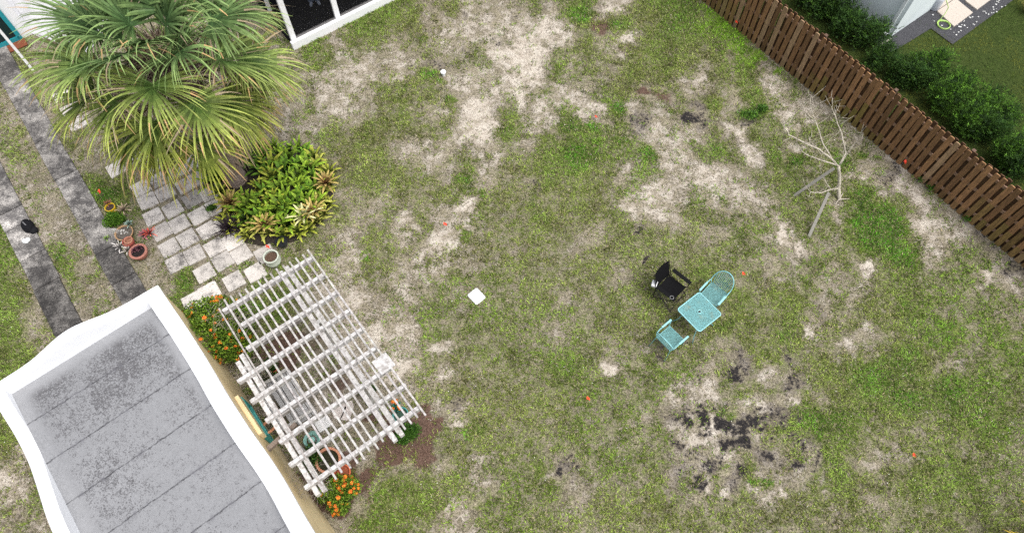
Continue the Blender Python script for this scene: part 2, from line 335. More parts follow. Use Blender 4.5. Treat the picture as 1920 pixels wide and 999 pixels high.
nA = t.noise(3.2, 7, .68); nB = t.noise(15, 5, .7); nC = t.noise(34, 5, .85); nD = t.noise(7, 6, .7, dist=.6)
mixn = t.math('ADD', t.math('MULTIPLY', nA, .75), t.math('ADD', t.math('MULTIPLY', nB, .65), t.math('MULTIPLY', nC, .55)))   # mean ~ .97
dev = t.math('SUBTRACT', mixn, .975)
sandf = t.step(t.math('ADD', s1.outputs[0], t.math('MULTIPLY', dev, 3.6)), .36, .90)
greenf = t.step(t.math('ADD', s1.outputs[1], t.math('MULTIPLY', t.math('SUBTRACT', nD, .5), 2.2)), .25, 1.0)
darkf = t.step(t.math('ADD', s1.outputs[2], t.math('ADD', t.math('MULTIPLY', t.math('SUBTRACT', nB, .5), 2.6), t.math('MULTIPLY', t.math('SUBTRACT', nC, .5), 2.4))), .50, .60)
brownf = t.step(t.math('ADD', s2.outputs[0], t.math('MULTIPLY', dev, 1.0)), .4, .7)
limef = t.step(t.math('ADD', s2.outputs[1], t.math('MULTIPLY', dev, 1.8)), .45, .7)
thatch = t.mix(t.step(nC, .38, .62), (.075, .066, .042), (.41, .365, .265)); thatch = t.mix(t.step(nA, .4, .65), thatch, t.mix(t.step(nC, .3, .7), (.085, .072, .052), (.37, .325, .25)))
green = t.mix(t.step(nC, .38, .64), (.04, .058, .014), (.20, .24, .065))
sandc = t.mix(t.step(nA, .35, .65), (.47, .415, .345), (.55, .505, .435)); sandc = t.mix(t.step(nB, .48, .64), sandc, (.33, .28, .235)); sandc = t.mix(t.step(nC, .54, .66), sandc, (.22, .185, .15))
thatch = t.mix(t.step(t.noise(1.6, 5, .7), .38, .62), thatch, t.mix(t.step(nC, .4, .64), (.06, .052, .035), (.31, .275, .2))); c = t.mix(greenf, thatch, green); c = t.mix(sandf, c, sandc)
c = t.mix(brownf, c, t.mix(t.step(nC, .35, .65), (.05, .03, .022), (.17, .11, .085)))
c = t.mix(limef, c, t.mix(nC, (.08, .14, .02), (.22, .33, .05)))
c = t.mix(t.math('MULTIPLY', t.step(t.math('ADD', s1.outputs[2], t.math('MULTIPLY', dev, 2.5)), .2, .5), .6), c, (.13, .11, .09)); c = t.mix(darkf, c, t.mix(t.step(nC, .4, .7), (.012, .011, .012), (.05, .045, .045)))
c = t.mix(s2.outputs[2], c, t.mix(t.step(nC, .35, .7), (.02, .035, .009), (.075, .10, .025)))
M_ground = t.out(c, .95, .1, mixn, .9, .025)
me = bpy.data.meshes.new('ground'); me.vertices.add(len(V)); me.vertices.foreach_set('co', V.astype(np.float32).ravel())
me.loops.add(len(F)*4); me.loops.foreach_set('vertex_index', F.astype(np.int32).ravel()); me.polygons.add(len(F)); me.polygons.foreach_set('loop_start', np.arange(0, len(F)*4, 4, dtype=np.int32)); me.update(calc_edges=True)
for nm, ch in (('cov1', (cv[:, 0]*(side < .0), cv[:, 1], cv[:, 2]*(side < 0))), ('cov2', (cv[:, 3]*(side < 0), cv[:, 4]*(side < 0), (side > .12).astype(np.float32)))):
    at = me.attributes.new(nm, 'FLOAT_COLOR', 'POINT'); a = np.ones((len(V), 4), np.float32)
    for k in range(3): a[:, k] = ch[k]
    at.data.foreach_set('color', a.ravel())
me.materials.append(M_ground); me.polygons.foreach_set('use_smooth', np.ones(len(F), bool))
g = bpy.data.objects.new('ground', me); col.objects.link(g); g['kind'] = 'structure'

# ---------------------------------------------------------------- frames of reference
A1 = R(-52.8); D1 = Vector((math.cos(A1), math.sin(A1), 0)); D2 = Vector((-D1.y, D1.x, 0))
HA = R(-50.8); H1 = Vector((math.cos(HA), math.sin(HA), 0)); H2 = Vector((-H1.y, H1.x, 0))
def ab(p, a=D1, b=D2): return p.dot(a), p.dot(b)
EXCL = []                                   # convex polygons kept free of grass
def excl(pts): EXCL.append([(p[0], p[1]) for p in pts])

# driveway: two strips of concrete slabs
def stain(name, lo, hi, seed):
    t = NT(name); a = t.attr().outputs['Color']; gp = t.n('ShaderNodeNewGeometry').outputs['Position']; n = t.noise(1.5, 7, .65, dist=.3, vec=gp); n2 = t.noise(9, 6, .7, vec=gp); n3 = t.noise(38, 4, .8, vec=gp)
    v = t.math('ADD', t.math('MULTIPLY', n, .55), t.math('ADD', t.math('MULTIPLY', n2, .35), t.math('MULTIPLY', n3, .6)))
    f = t.step(v, lo, hi); c = t.mix(f, (.05, .048, .048), (.52, .50, .475))
    c = t.mix(1.0, c, a, 'MULTIPLY'); return t.out(c, .92, .2, v, .4, .01)
M_slab = stain('stained_concrete', .67, 1.02, 1)
M_pave = stain('exposed_aggregate', .57, .82, 2)
def path_strip(b0, b1, joints, tones):
    mb = MB()
    for (a0, a1), tn in zip(zip(joints[:-1], joints[1:]), tones):
        j = rnd.uniform(-.015, .015); cen = D1*((a0+a1)/2) + D2*((b0+b1)/2 + j)
        mb.box((cen.x, cen.y, .005), (abs(a1-a0) - .022, b1-b0, .09), rz=A1, c=(tn, tn*.985, tn*.97), bev=.012)
    o = mb.build('path', M_slab); o['kind'] = 'structure'
    excl([D1*a + D2*b for a, b in ((joints[0], b0), (joints[-1], b0), (joints[-1], b1), (joints[0], b1))])
bR = ab(W(102.1, 346))[1]; bR2 = ab(W(231.5, 567.2))[1]
rl = (ab(W(97, 338.7))[1] + ab(W(182, 475.3))[1] + ab(W(231.5, 567))[1])/3; rr = (ab(W(146.4, 323.4))[1] + ab(W(253, 503))[1])/2
J = lambda q: ab(W(*q))[0]
jr = [J((-160, 20)), J((-75, 120)), J((0, 175)), J((70, 270)), J((125, 330)), J((165, 400)), J((205, 466)), J((240, 520)), J((262, 560)), J((285, 600))]
path_strip(rl, rr, jr, [1.2, 1.1, 1.25, 1.15, 1.5, 1.3, .8, .9, 1.5, 1.5])
ll_ = (ab(W(0, 426))[1] + ab(W(44.3, 497.5))[1] + ab(W(107, 627))[1])/3; lr_ = (ab(W(6.8, 325.5))[1] + ab(W(91.9, 473.6))[1] + ab(W(158.3, 601.3))[1])/3
jl = [J((-130, 180)), J((-60, 290)), J((20, 397)), J((35, 426)), J((62, 481)), J((92, 532)), J((140, 640)), J((170, 700))]
path_strip(ll_, lr_, jl, [1.2, 1.25, 2.3, 1.6, .85, .6, .55])

# patio pavers, each a thing
PV = [(265,353),(277,377),(288,407),(303,434.5),(318,465),(331,494),(299,337.5),(310,362),(324.5,392.5),(336.5,420),(352,447.5),(365,478),
      (335,319),(348.5,347.5),(361,374),(373,405),(389.5,432.5),(403,464),(418,490),(393,362),(405,388),(420,421),(437,452),(453,477),(372,334),(359,306),
      (384,512),(362.5,566),(393,547),(439,527),(479,511),(219,317),(145,232),(131,205),(118,182),(286,311),(322,293),(497,477),(250,296)]
tone = {(389.5,432.5): 1.6, (405,388): 1.6, (420,421): 1.7, (437,452): 1.6, (373,405): 1.4, (361,374): .8, (453,477): 1.2, (479,511): 1.25, (393,547): 1.4}
for i, p in enumerate(PV):
    q = W(*p); tn = tone.get(p, rnd.uniform(1.0, 1.35)); mb = MB()
    sx = .455 + rnd.uniform(-.012, .012); r_ = A1 + R(rnd.uniform(-4, 2))
    mb.box((0, 0, -.012 + (i % 7)*.0017), (sx, .462, .07), c=(tn, tn*.97, tn*.955), bev=.01)
    o = mb.build('paver', M_pave, loc=(q.x, q.y, 0)); o.rotation_euler = (0, 0, r_)
    lab = 'square weathered concrete paver laid in the patio grid beside the palm'
    if i < 26: cN = 0 if i < 6 else 1 if i < 12 else 2 if i < 19 else 3; rN = i - (0, 6, 12, 19)[cN]; lab = '%s paver from the top in the %s column of the patio grid' % (('first', 'second', 'third', 'fourth', 'fifth', 'sixth', 'seventh')[rN], ('leftmost', 'second', 'third', 'rightmost')[cN])
    if p == (384,512): lab = 'square paver just below the patio grid at its lower right'
    if p == (393,547): lab = 'cracked pale paver next to the one by the house corner'
    if p == (439,527): lab = 'square paver between the cracked one and the one by the planter'
    if p == (479,511): lab = 'square concrete paver lying alone beside the pale round planter'
    elif p == (362.5,566): lab = 'worn square paver nearest the corner of the flat roofed house'
    elif p == (361,374): lab = 'darkest grey paver of the patio grid'
    elif p == (219,317): lab = 'lone paver showing at the lower left edge of the palm fronds'
    elif i in (32, 33, 34, 35, 36, 38): lab = 'square paver mostly hidden beneath the palm fronds'
    tag(o, lab, 'paver', 'square pavers laid on the lawn')
    m_ = Matrix.Rotation(r_, 3, 'Z'); excl([q + m_ @ Vector((x*.23, y*.23, 0)) for x, y in ((-1,-1),(1,-1),(1,1),(-1,1))])

# ---------------------------------------------------------------- near house with flat roof
hb = (-9.57, -.6, -5.06, -1.61)            # a0 a1 b0 b1
def prof(k):
    P_ = {'e': [(-9.57,2.66),(-9.15,2.62),(-8.6,2.47),(-7.9,2.46),(-7.3,2.55),(-6.6,2.76),(-5.7,2.76),(-5.1,2.50),(-4.6,2.5),(-3.8,2.82),(-3.0,2.98),(-1.5,2.9),(-.6,2.7)],
          'w': [(-9.57,2.66),(-9.15,2.60),(-8.5,2.44),(-7.9,2.42),(-7.2,2.58),(-6.5,2.76),(-5.5,2.78),(-4.6,2.5),(-3.6,2.82),(-1.5,2.9),(-.6,2.7)],
          'n': [(-5.06,2.66),(-4.3,2.68),(-4.0,2.76),(-3.7,2.88),(-3.4,2.96),(-3.1,2.92),(-2.75,2.76),(-2.35,2.68),(-1.61,2.66)],
          's': [(-5.06,2.7),(-3.4,2.96),(-1.61,2.7)]}[k]
    xs, ys = zip(*P_)
    def f(x):
        m = 0
        for d in (-.22, -.11, 0, .11, .22): m += np.interp(x + d, xs, ys)
        return m/5
    return f
a0, a1, b0, b1 = hb; ringpts = []
for b in np.linspace(b0, b1, 29)[:-1]: ringpts.append((a0, b, prof('n')(b), 'n'))
for a in np.linspace(a0, a1, 61)[:-1]: ringpts.append((a, b1, prof('e')(a), 'e'))
for b in np.linspace(b1, b0, 13)[:-1]: ringpts.append((a1, b, prof('s')(b), 's'))
for a in np.linspace(a1, a0, 61)[:-1]: ringpts.append((a, b0, prof('w')(a), 'w'))
hc = ((a0+a1)/2, (b0+b1)/2); hloc = H1*hc[0] + H2*hc[1]
house = thing('house', 'small yellow house with white wavy parapet around its flat grey roof', 'house', hloc, HA)
def off(a, b, da_n, de, dw, ds):            # move ring point inwards
    na = min(max(a, a0 + da_n), a1 - ds); nb = min(max(b, b0 + dw), b1 - de); return na, nb
def ringmesh(secs, closed_sec=True):
    mb = MB(); n = len(ringpts); m = len(secs)
    for a, b, h, k in ringpts:
        for fn in secs:
            x, y, z = fn(a, b, h); mb.v.append((x - hc[0], y - hc[1], z))
    for i in range(n):
        for j in range(m if closed_sec else m-1):
            i2 = (i+1) % n; j2 = (j+1) % m; mb.f.append((i*m+j, i2*m+j, i2*m+j2, i*m+j2)); mb.c.append((1, 1, 1))
    return mb
def sec(o, z_):
    def fn(a, b, h):
        if o < 0: x = a0 + o if a <= a0+1e-6 else (a1 - o if a >= a1-1e-6 else a); y = b0 + o if b <= b0+1e-6 else (b1 - o if b >= b1-1e-6 else b)
        else:
            x, y = off(a, b, o*.67, o*1.03, o*.7, o)
        return x, y, z_(h)
    return fn
DZ = 2.41
t = NT('yellow_stucco'); n = t.noise(2.0, 6, .6); n2 = t.noise(60, 3, .6); c = t.mix(t.step(n, .4, .7), (.80, .65, .40), (.68, .54, .32)); M_yel = t.out(c, .9, .2, n2, .12, .004)
ringmesh([sec(0, lambda h: -.05), sec(0, lambda h: h - .09), sec(.2, lambda h: h - .09), sec(.2, lambda h: -.05)]).build('wall', M_yel, house)
ringmesh([sec(-.03, lambda h: h-.10), sec(-.03, lambda h: h - .015), sec(-.015, lambda h: h), sec(.27, lambda h: h), sec(.29, lambda h: h - .015), sec(.30, lambda h: DZ), sec(.25, lambda h: DZ-.05), sec(.1, lambda h: DZ - .05), sec(.1, lambda h: h - .085), sec(-.01, lambda h: h - .085)]).build('parapet', M_parapet, house)
t = NT('roof_membrane')
sep = t.n('ShaderNodeSeparateXYZ'); t.l(t.tc.outputs['Object'], sep.inputs[0])
n1 = t.noise(1.1, 6, .65, dist=.3); n2 = t.noise(9, 7, .8); n3 = t.noise(38, 5, .85); jag = t.noise(6, 5, .7)
base = t.mix(t.step(n1, .35, .7), (.185, .189, .198), (.25, .254, .266)); base = t.mix(t.step(n3, .35, .7), base, (.31, .315, .33))
nn = t.math('ADD', t.math('MULTIPLY', n2, .24), t.math('MULTIPLY', n3, .76))
north = t.step(t.math('MULTIPLY', sep.outputs['X'], -1), 1.6, 4.3)
spk = t.step(t.math('ADD', nn, t.math('ADD', t.math('MULTIPLY', north, .05), t.math('MULTIPLY', n1, .26))), .645, .70)
ed = t.math('MINIMUM', t.step(t.math('SUBTRACT', 1.5, sep.outputs['Y']), .12, .34), t.step(t.math('ADD', 1.5, sep.outputs['Y']), .1, .38)); ed = t.math('MULTIPLY', ed, t.step(t.math('ADD', sep.outputs['X'], 4.3), .1, .4))
base = t.mix(t.math('MULTIPLY', spk, t.math('MULTIPLY_ADD', ed, .8, .05)), base, (.06, .058, .062))
xx = t.math('ADD', sep.outputs['X'], t.math('MULTIPLY', t.math('SUBTRACT', jag, .5), .09))
fr = t.math('ABSOLUTE', t.math('SUBTRACT', t.math('FRACT', t.math('MULTIPLY_ADD', xx, 1/.93, .27)), .5))
line = t.math('SUBTRACT', 1, t.step(fr, .006, .02)); lw = t.step(n2, .38, .58)
base = t.mix(t.math('MULTIPLY', line, t.math('MULTIPLY_ADD', lw, .6, .4)), base, (.05, .05, .055))
halo = t.math('SUBTRACT', 1, t.step(fr, .0, .10)); hj = t.step(t.noise(4.5, 5, .7, stretch=(.5, 2, 1)), .5, .62)
base = t.mix(t.math('MULTIPLY', halo, t.math('MULTIPLY', hj, .65)), base, (.13, .13, .145))
base = t.mix(t.math('MULTIPLY', t.step(n2, .70, .78), .8), base, (.03, .03, .03))
M_deck = t.out(base, .8, .3, nn, .35, .006)
mb = MB(); mb.box((0, 0, DZ - .03), (a1-a0-.4, b1-b0-.42, .06)); mb.build('roof_deck', M_deck, house)
# hood and shutter on east wall; low buttress
hp = lambda x, y, z=0: (lambda q: (q.dot(H1) - hc[0], q.dot(H2) - hc[1]))(W(x, y, z))
ha = hp(443, 740, 1.9)[0]; hb_ = hp(485, 814, 1.9)[0]; ye = b1 - hc[1]
mb = MB(); mb.box(((ha+hb_)/2, ye + .04, 1.72), (hb_-ha, .08, .3), bev=.01); mb.build('window_hood', M_yel, house)
wn = MB((.06, .33, .31)); wn.box((hb_-.55, ye+.05, 1.0), (1.0, .08, .06)); wn.box((hb_-.55, ye+.05, 1.52), (1.0, .08, .06)); wn.box((hb_-1.03, ye+.05, 1.26), (.06, .08, .6)); wn.box((hb_-.07, ye+.05, 1.26), (.06, .08, .6)); wn.box((hb_-.4, ye+.09, 1.3), (.6, .04, .14))
wf = wn.build('window', M_plain, house)
mb = MB((.02, .03, .035)); mb.box((hb_-.55, ye+.02, 1.26), (.9, .03, .46)); mb.build('pane', M_gloss, wf)
mb = MB(); mb.box((a0 - hc[0] + .32, ye + .07, .45), (.5, .2, .9), bev=.03); mb.box((a0-hc[0]+.5, ye+.12, .2), (.9, .3, .4), bev=.03); mb.build('buttress', M_yel, house)
excl([H1*a + H2*b for a, b in ((a0, b0), (a1, b0), (a1, b1), (a0, b1))])

# ---------------------------------------------------------------- pergola
PZ = 2.25
perg = thing('pergola', 'white slatted timber pergola beside the yellow house wall', 'pergola', (0, 0, 0), A1)
pg = lambda x, y, z=PZ: ab(W(x, y, z))
ps = []
ends_top = [(409,575),(421,562),(434,555),(447,547),(460,538),(474,531),(488,525),(501,517),(513,507),(526,500),(538,492),(551,484),(563,475),(576.2,468)]
ends_bot = [(619,902),(632,891.6),(661,864),(675,857),(688,845),(701,833),(715,818),(728,812)]
TL = [pg(*p) for p in ends_top]
bl, br = TL[1][1], pg(796, 775.5)[1]; br = (br + TL[-1][1])/2
aT = [p[0] for p in TL]; a_bot = pg(796, 775.5)[0]
NS = 14; bs_ = [bl + (br-bl)*i/(NS-1) for i in range(NS)]
a_top = sum(aT[1:])/13
for i, b in enumerate(bs_):
    mb = MB(); j = rnd.uniform(-.012, .012); e0 = a_top + rnd.uniform(-.03, .03); e1 = a_bot + rnd.uniform(-.04, .04); tn = rnd.uniform(.78, 1.0)
    warp = rnd.uniform(-.025, .025)
    for k in range(4):
        A_, B_ = e0 + (e1-e0)*k/4, e0 + (e1-e0)*(k+1)/4; w0 = math.sin(math.pi*k/4)*warp; w1 = math.sin(math.pi*(k+1)/4)*warp
        mb.beam((A_, b+j+w0, PZ-.02), (B_+.003, b+j+w1, PZ-.02), .038, .04, c=(tn, tn*rnd.uniform(.96, 1), tn*rnd.uniform(.94, .99)))
    mb.build('slat', M_oldwhite, perg)
la = pg(409, 578)[0]; lb = pg(409, 576)[1]
mb = MB(); mb.beam((la, lb, PZ-.02), (la+2.1, lb-.02, PZ-.03), .03, .035, c=(.8, .76, .74)); mb.beam((la+2.5, lb-.05, PZ-.02), (a_bot+.1, lb-.1, PZ-.04), .03, .035, c=(.75, .7, .68)); mb.build('slat', M_oldwhite, perg)
bmT = [(470,80),(515,140),(560,205),(605,270),(655,335),(700,405),(750,475),(805,540),(855,620)]
bmL = [(145,270),(215,325),(235,412),(205,535),(250,605),(305,675),(350,745),(390,835),(445,915)]
BZ = PZ - .04 - .07
for i, (p, q) in enumerate(zip(bmT, bmL)):
    pr = pg(340+p[0]/1.921, 440+p[1]/1.921, PZ-.04); pl = pg(340+q[0]/1.921, 440+q[1]/1.921, PZ-.04)
    mb = MB(); am = pr[0]; tn = rnd.uniform(.95, 1.05)
    mb.beam((am, pl[1], BZ), (am, pr[1]+.02, BZ), .078, .14, c=(tn*1.1, tn*1.1, tn*1.11), bev=.006)
    if i in (2, 5): mb.beam((am+.07, pl[1]+.3, BZ-.01), (am+.07, pr[1]-.9, BZ-.01), .03, .12, c=(.6, .58, .56))
    mb.build('beam', M_oldwhite, perg)
gz = BZ - .07 - .07
gL = [pg(*p, gz+.07) for p in ((340+492/1.921, 440+935/1.921), (340+515/1.921, 440+920/1.921))]
gR = [pg(*p, gz+.07) for p in ((340+770/1.921, 440+740/1.921), (340+795/1.921, 440+720/1.921))]
for k, (p, st) in enumerate(((gL[0], 1.3), (gL[1], 1.2), (gR[0], -.02), (gR[1], -.05))):
    mb = MB(); mb.beam((a_top + st, p[1], gz), (p[0], p[1], gz), .095, .14, c=(1.15, 1.15, 1.15), bev=.006); mb.build('girder', M_oldwhite, perg)
mb = MB((.25, .2, .17)); wb = pg(496, 845, gz-.1); mb.beam((wb[0], wb[1], gz-.16), (wb[0]-.1, wb[1]+.75, gz-.12), .09, .1); mb.build('bracket', M_greywood, perg)
for b in ((gL[0][1]+gL[1][1])/2, (gR[0][1]+gR[1][1])/2):
    for a in (a_top+1.5, a_bot-1.3):
        mb = MB(); mb.box((a, b, gz/2-.02), (.09, .075, gz+.1), bev=.006); mb.build('post', M_oldwhite, perg)
q = W(719, 681, PZ+.02); mb = MB((1.05, 1.05, 1.05)); mb.box((0, 0, .012), (.36, .34, .02), bev=.008); o = mb.build('tile', M_oldwhite, loc=(q.x, q.y, PZ)); o.rotation_euler = (0, 0, A1+.05); tag(o, 'pale square board lying on top of the pergola slats', 'board')

# ---------------------------------------------------------------- fence
FL0, FL1 = -1.6, (F1-F0).length + 1.6; pitch = .198
t = NT('fence_wood'); a = t.attr().outputs['Color']; n = t.noise(5, 6, .7, stretch=(8, 8, 1)); k = t.math('MULTIPLY_ADD', t.step(n, .3, .75), .8, .6); n2 = t.noise(26, 4, .7)
v = t.n('ShaderNodeVectorMath', operation='SCALE'); t.l(a, v.inputs[0]); t.l(k, v.inputs['Scale'])
kn = t.n('ShaderNodeTexVoronoi'); kn.inputs['Scale'].default_value = 3.1; t.l(t.tc.outputs['Object'], kn.inputs['Vector'])
cc = t.mix(t.math('SUBTRACT', 1, t.step(kn.outputs['Distance'], .03, .1)), v.outputs[0], (.035, .02, .013)); M_fence = t.out(cc, .7, .3, n2, .4, .004)
fence = thing('fence', 'tall brown shadowbox timber fence between the two yards', 'fence', F0, FA)
def picket(mb, x, y, h, cbase, calg, ha):
    wd = .138 + rnd.uniform(-.004, .004); th = .018; ln = rnd.uniform(-.022, .022); r_ = .035
    zs = [-.03, ha, h - .05]
    for z0, z1, cc in ((zs[0], zs[1], calg), (zs[1], h - r_, cbase)):
        for yy in (-th/2, th/2): pass
        n = len(mb.v)
        for z in (z0, z1):
            o_ = ln*z
            for dx, dy in ((-wd/2, -th/2), (wd/2, -th/2), (wd/2, th/2), (-wd/2, th/2)): mb.v.append((x+dx+o_, y+dy, z))
        for q in ((0,1,5,4),(1,2,6,5),(2,3,7,6),(3,0,4,7)): mb.f.append(tuple(n+i for i in q)); mb.c.append(cc)
    n = len(mb.v); o_ = ln*h; z1 = h - r_
    pf = [(-wd/2, z1), (wd/2, z1), (wd/2-.01, h-.012), (wd/2-.03, h), (-wd/2+.03, h), (-wd/2+.01, h-.012)]
    for dy in (-th/2, th/2):
        for dx, z in pf: mb.v.append((x+dx+o_, y+dy, z))
    mb.f.append(tuple(n+i for i in range(6))); mb.f.append(tuple(n+11-i for i in range(6))); mb.c += [cbase]*2
    for i in range(6):
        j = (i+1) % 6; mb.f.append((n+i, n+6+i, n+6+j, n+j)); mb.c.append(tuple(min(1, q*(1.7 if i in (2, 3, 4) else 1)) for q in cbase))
fr_, bk_ = MB(), MB(); x = FL0; kx = 0
while x < FL1:
    s_ = rnd.uniform(.65, 1.4); cb = (.225*s_, .12*s_, .058*s_)
    if rnd.random() < .14: cb = (.34, .22, .13)
    alg = 0
    for cx, wd_, st in ((.6, 1.0, .5), (5.5, 1.6, 1.0), (10.6, 1.3, .7), (4.3, .5, .5)): alg = max(alg, st*math.exp(-((x-cx)/wd_)**2))
    alg *= rnd.uniform(.5, 1.1); ca = tuple(cb[i]*(1-alg) + (.21, .165, .045)[i]*alg for i in range(3)); ca = tuple(q*.92 for q in ca)
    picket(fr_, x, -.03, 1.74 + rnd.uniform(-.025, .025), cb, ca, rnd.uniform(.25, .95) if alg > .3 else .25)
    s_ = rnd.uniform(.7, 1.1); cb = (.16*s_, .085*s_, .045*s_); picket(bk_, x + pitch/2, .03+.018, 1.73 + rnd.uniform(-.02, .02), tuple(q*.6 for q in cb), tuple(q*.5 for q in cb), .3)  # back boards darkened in colour to put shade into the gaps
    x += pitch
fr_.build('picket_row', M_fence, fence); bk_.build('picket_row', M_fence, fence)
for z in (.28, .9, 1.5):
    mb = MB((.3, .19, .13)); mb.box(((FL0+FL1)/2, .009, z), (FL1-FL0, .038, .085)); mb.build('rail', M_fence, fence)
x = FL0 + .9
while x < FL1:
    mb = MB((.13, .08, .055)); mb.box((x, .1, .85), (.09, .09, 1.75)); mb.build('post', M_fence, fence); x += 2.4
# ---------------------------------------------------------------- neighbour yard
gpoly = [W(*p) for p in ((1500,-60),(1648,89),(1668,101.6),(1745,54.7),(1785.6,84.4),(1901,0),(1990,-70))]
t = NT('dark_gravel'); n = t.n('ShaderNodeTexVoronoi'); n.inputs['Scale'].default_value = 34; t.l(t.tc.outputs['Object'], n.inputs['Vector']); n2 = t.noise(60, 3, .7)
c = t.mix(t.step(n2, .35, .7), (.022, .022, .027), (.11, .11, .12)); M_grav = t.out(c, .85, .3, n.outputs['Distance'], .8, .02)
mb = MB(); gc = W(1740, 20); mb.face([(p.x-gc.x, p.y-gc.y, .02) for p in gpoly][::-1] if False else [(p.x-gc.x, p.y-gc.y, .02) for p in gpoly]); o = mb.build('gravel', M_grav, loc=(gc.x, gc.y, 0)); o['kind'] = 'structure'
for tri in ((0,1,2,3),(0,3,4,5,6)): excl([gpoly[i] for i in tri])
NB = W(1670, 70); l1 = (W(1565, 0) - NB).normalized(); l2 = (W(1742, 20.6) - NB).normalized()
l1 = Vector((-D1.x, -D1.y, 0)); l2 = D2.copy()
t = NT('pale_blue_stucco'); n2 = t.noise(80, 3, .6); n = t.noise(2, 5, .6); M_nb = t.out(t.mix(t.step(n, .4, .7), (.76, .83, .84), (.70, .77, .78)), .85, .25, n2, .5, .006)
nh = thing('neighbour_house', 'pale blue stucco house corner beyond the brown fence', 'house', NB, A1)
mb = MB(); mb.box((-3.5, 3.0, 1.6), (7, 6, 3.3)); mb.build('wall', M_nb, nh)
mb = MB((.95, 1.0, 1.0)); mb.box((-.16, -.035, 1.62), (.10, .07, 3.1), bev=.008); mb.box((-.16, -.09, .09), (.10, .2, .08), bev=.008); mb.build('downspout', M_white, nh)
mb = MB((.2, .2, .21)); mb.box((-3.5, 3.0, 3.32), (7.3, 6.3, .12)); mb.build('roof', M_plain, nh)
mb = MB((.5, .46, .4)); e1, e2 = W(1669, 76), W(1648, 86); mb.tube([(e1.x-NB.x, e1.y-NB.y, .05), (e2.x-NB.x+.1, e2.y-NB.y+.07, .05), (e2.x-NB.x, e2.y-NB.y, .04)], .028); o = mb.build('drain_pipe', M_plain, loc=(NB.x, NB.y, 0)); tag(o, 'pale drain pipe lying by the corner of the pale blue house', 'pipe')
excl([NB, NB - D1*7, NB - D1*7 + D2*6, NB + D2*6])
t = NT('travertine'); n = t.noise(18, 5, .7, stretch=(1, 3, 1)); c = t.mix(t.step(n, .5, .66), (.50, .44, .385), (.36, .315, .27)); M_trav = t.out(c, .7, .3, n, .3, .004)
for i, (qs, lb) in enumerate(((((1755,24),(1787,53.4),(1822.5,27),(1790,0)), 'large cream stone slab beside the coiled green hose'), (((1790,-1),(1757,22),(1722,-10),(1755,-33)), 'cream stone slab next to the pale blue house wall'), (((1807.5,4.7),(1830,21.6),(1862,-2),(1840,-20)), 'cream stone slab nearest the white pebbles'))):
    cs = [W(*p) for p in qs]; cen = sum(cs, Vector((0, 0, 0)))/4; mb = MB(); n = 4
    for z in (0, .055):
        for p in cs: mb.v.append(((p.x-cen.x)*.985, (p.y-cen.y)*.985, z))
    mb.f += [(4,5,6,7), (3,2,1,0)] + [(k, (k+1) % 4, 4+(k+1) % 4, 4+k) for k in range(4)]; mb.c += [(1, 1, 1)]*6
    tag(mb.build('stone_slab', M_trav, loc=(cen.x, cen.y, .01)), lb, 'stone slab')
hp_ = []; hc0 = W(1768, 49)
for k in range(90):
    a = k*2*math.pi/32 + 1.9; r_ = .175 + .012*math.sin(k*.13) + (k/90)*.022; hp_.append((math.cos(a)*r_*1.0, math.sin(a)*r_*.98, .035 + .013*(k//32)))
mb = MB((.42, .62, .16)); tl = [W(1762, 38)-hc0, W(1771, 28, .1)-hc0, W(1777, 16, .3)-hc0, W(1773, 4, .6)-hc0, W(1769, -6, .7)-hc0]
mb.tube(hp_, .013, 7); mb.tube([Vector(hp_[-1])] + [Vector((p.x, p.y, p.z+.04)) for p in tl], .012, 7); tag(mb.build('garden_hose', M_gloss, loc=hc0, smooth=True), 'coiled lime green garden hose on dark gravel', 'hose')
q = W(1750, 17); reel = thing('water_tank', 'rounded grey tank standing against the pale blue wall', 'tank', q, 0)
mb = MB((.5, .52, .58)); mb.lathe([(.02, 0), (.13, 0), (.15, .05), (.15, .4), (.13, .47), (.05, .5)], n=20); mb.build('body', M_gloss, reel, True)
mb = MB((.75, .75, .75)); mb.tube([(0, 0, .5), (0, 0, .58), (.06, -.02, .6)], .02); mb.build('valve', M_gloss, reel)
for k in range(46):
    u = rnd.random(); px = 1783 + u*105 + rnd.uniform(-8, 8); py = 62 - u*60 + rnd.uniform(-10, 12)
    if k < 5: px, py = [(1750.6, 41.5), (1764.6, 50), (1748, 30), (1797, 52), (1822, 34)][k]
    q = W(px, py); mb = MB(); tn = rnd.uniform(.35, .85); s_ = rnd.uniform(.014, .036)
    mb.lathe([(.02, -s_*.3), (s_, 0), (s_*.8, s_*.45), (s_*.2, s_*.6)], n=9, c=(tn, tn, tn*.98), sy=rnd.uniform(.7, 1)); o = mb.build('pebble', M_plain, loc=(q.x, q.y, .03), smooth=True)
    tag(o, 'small pale pebble on the dark gravel bed', 'pebble', 'pebbles on the dark gravel')

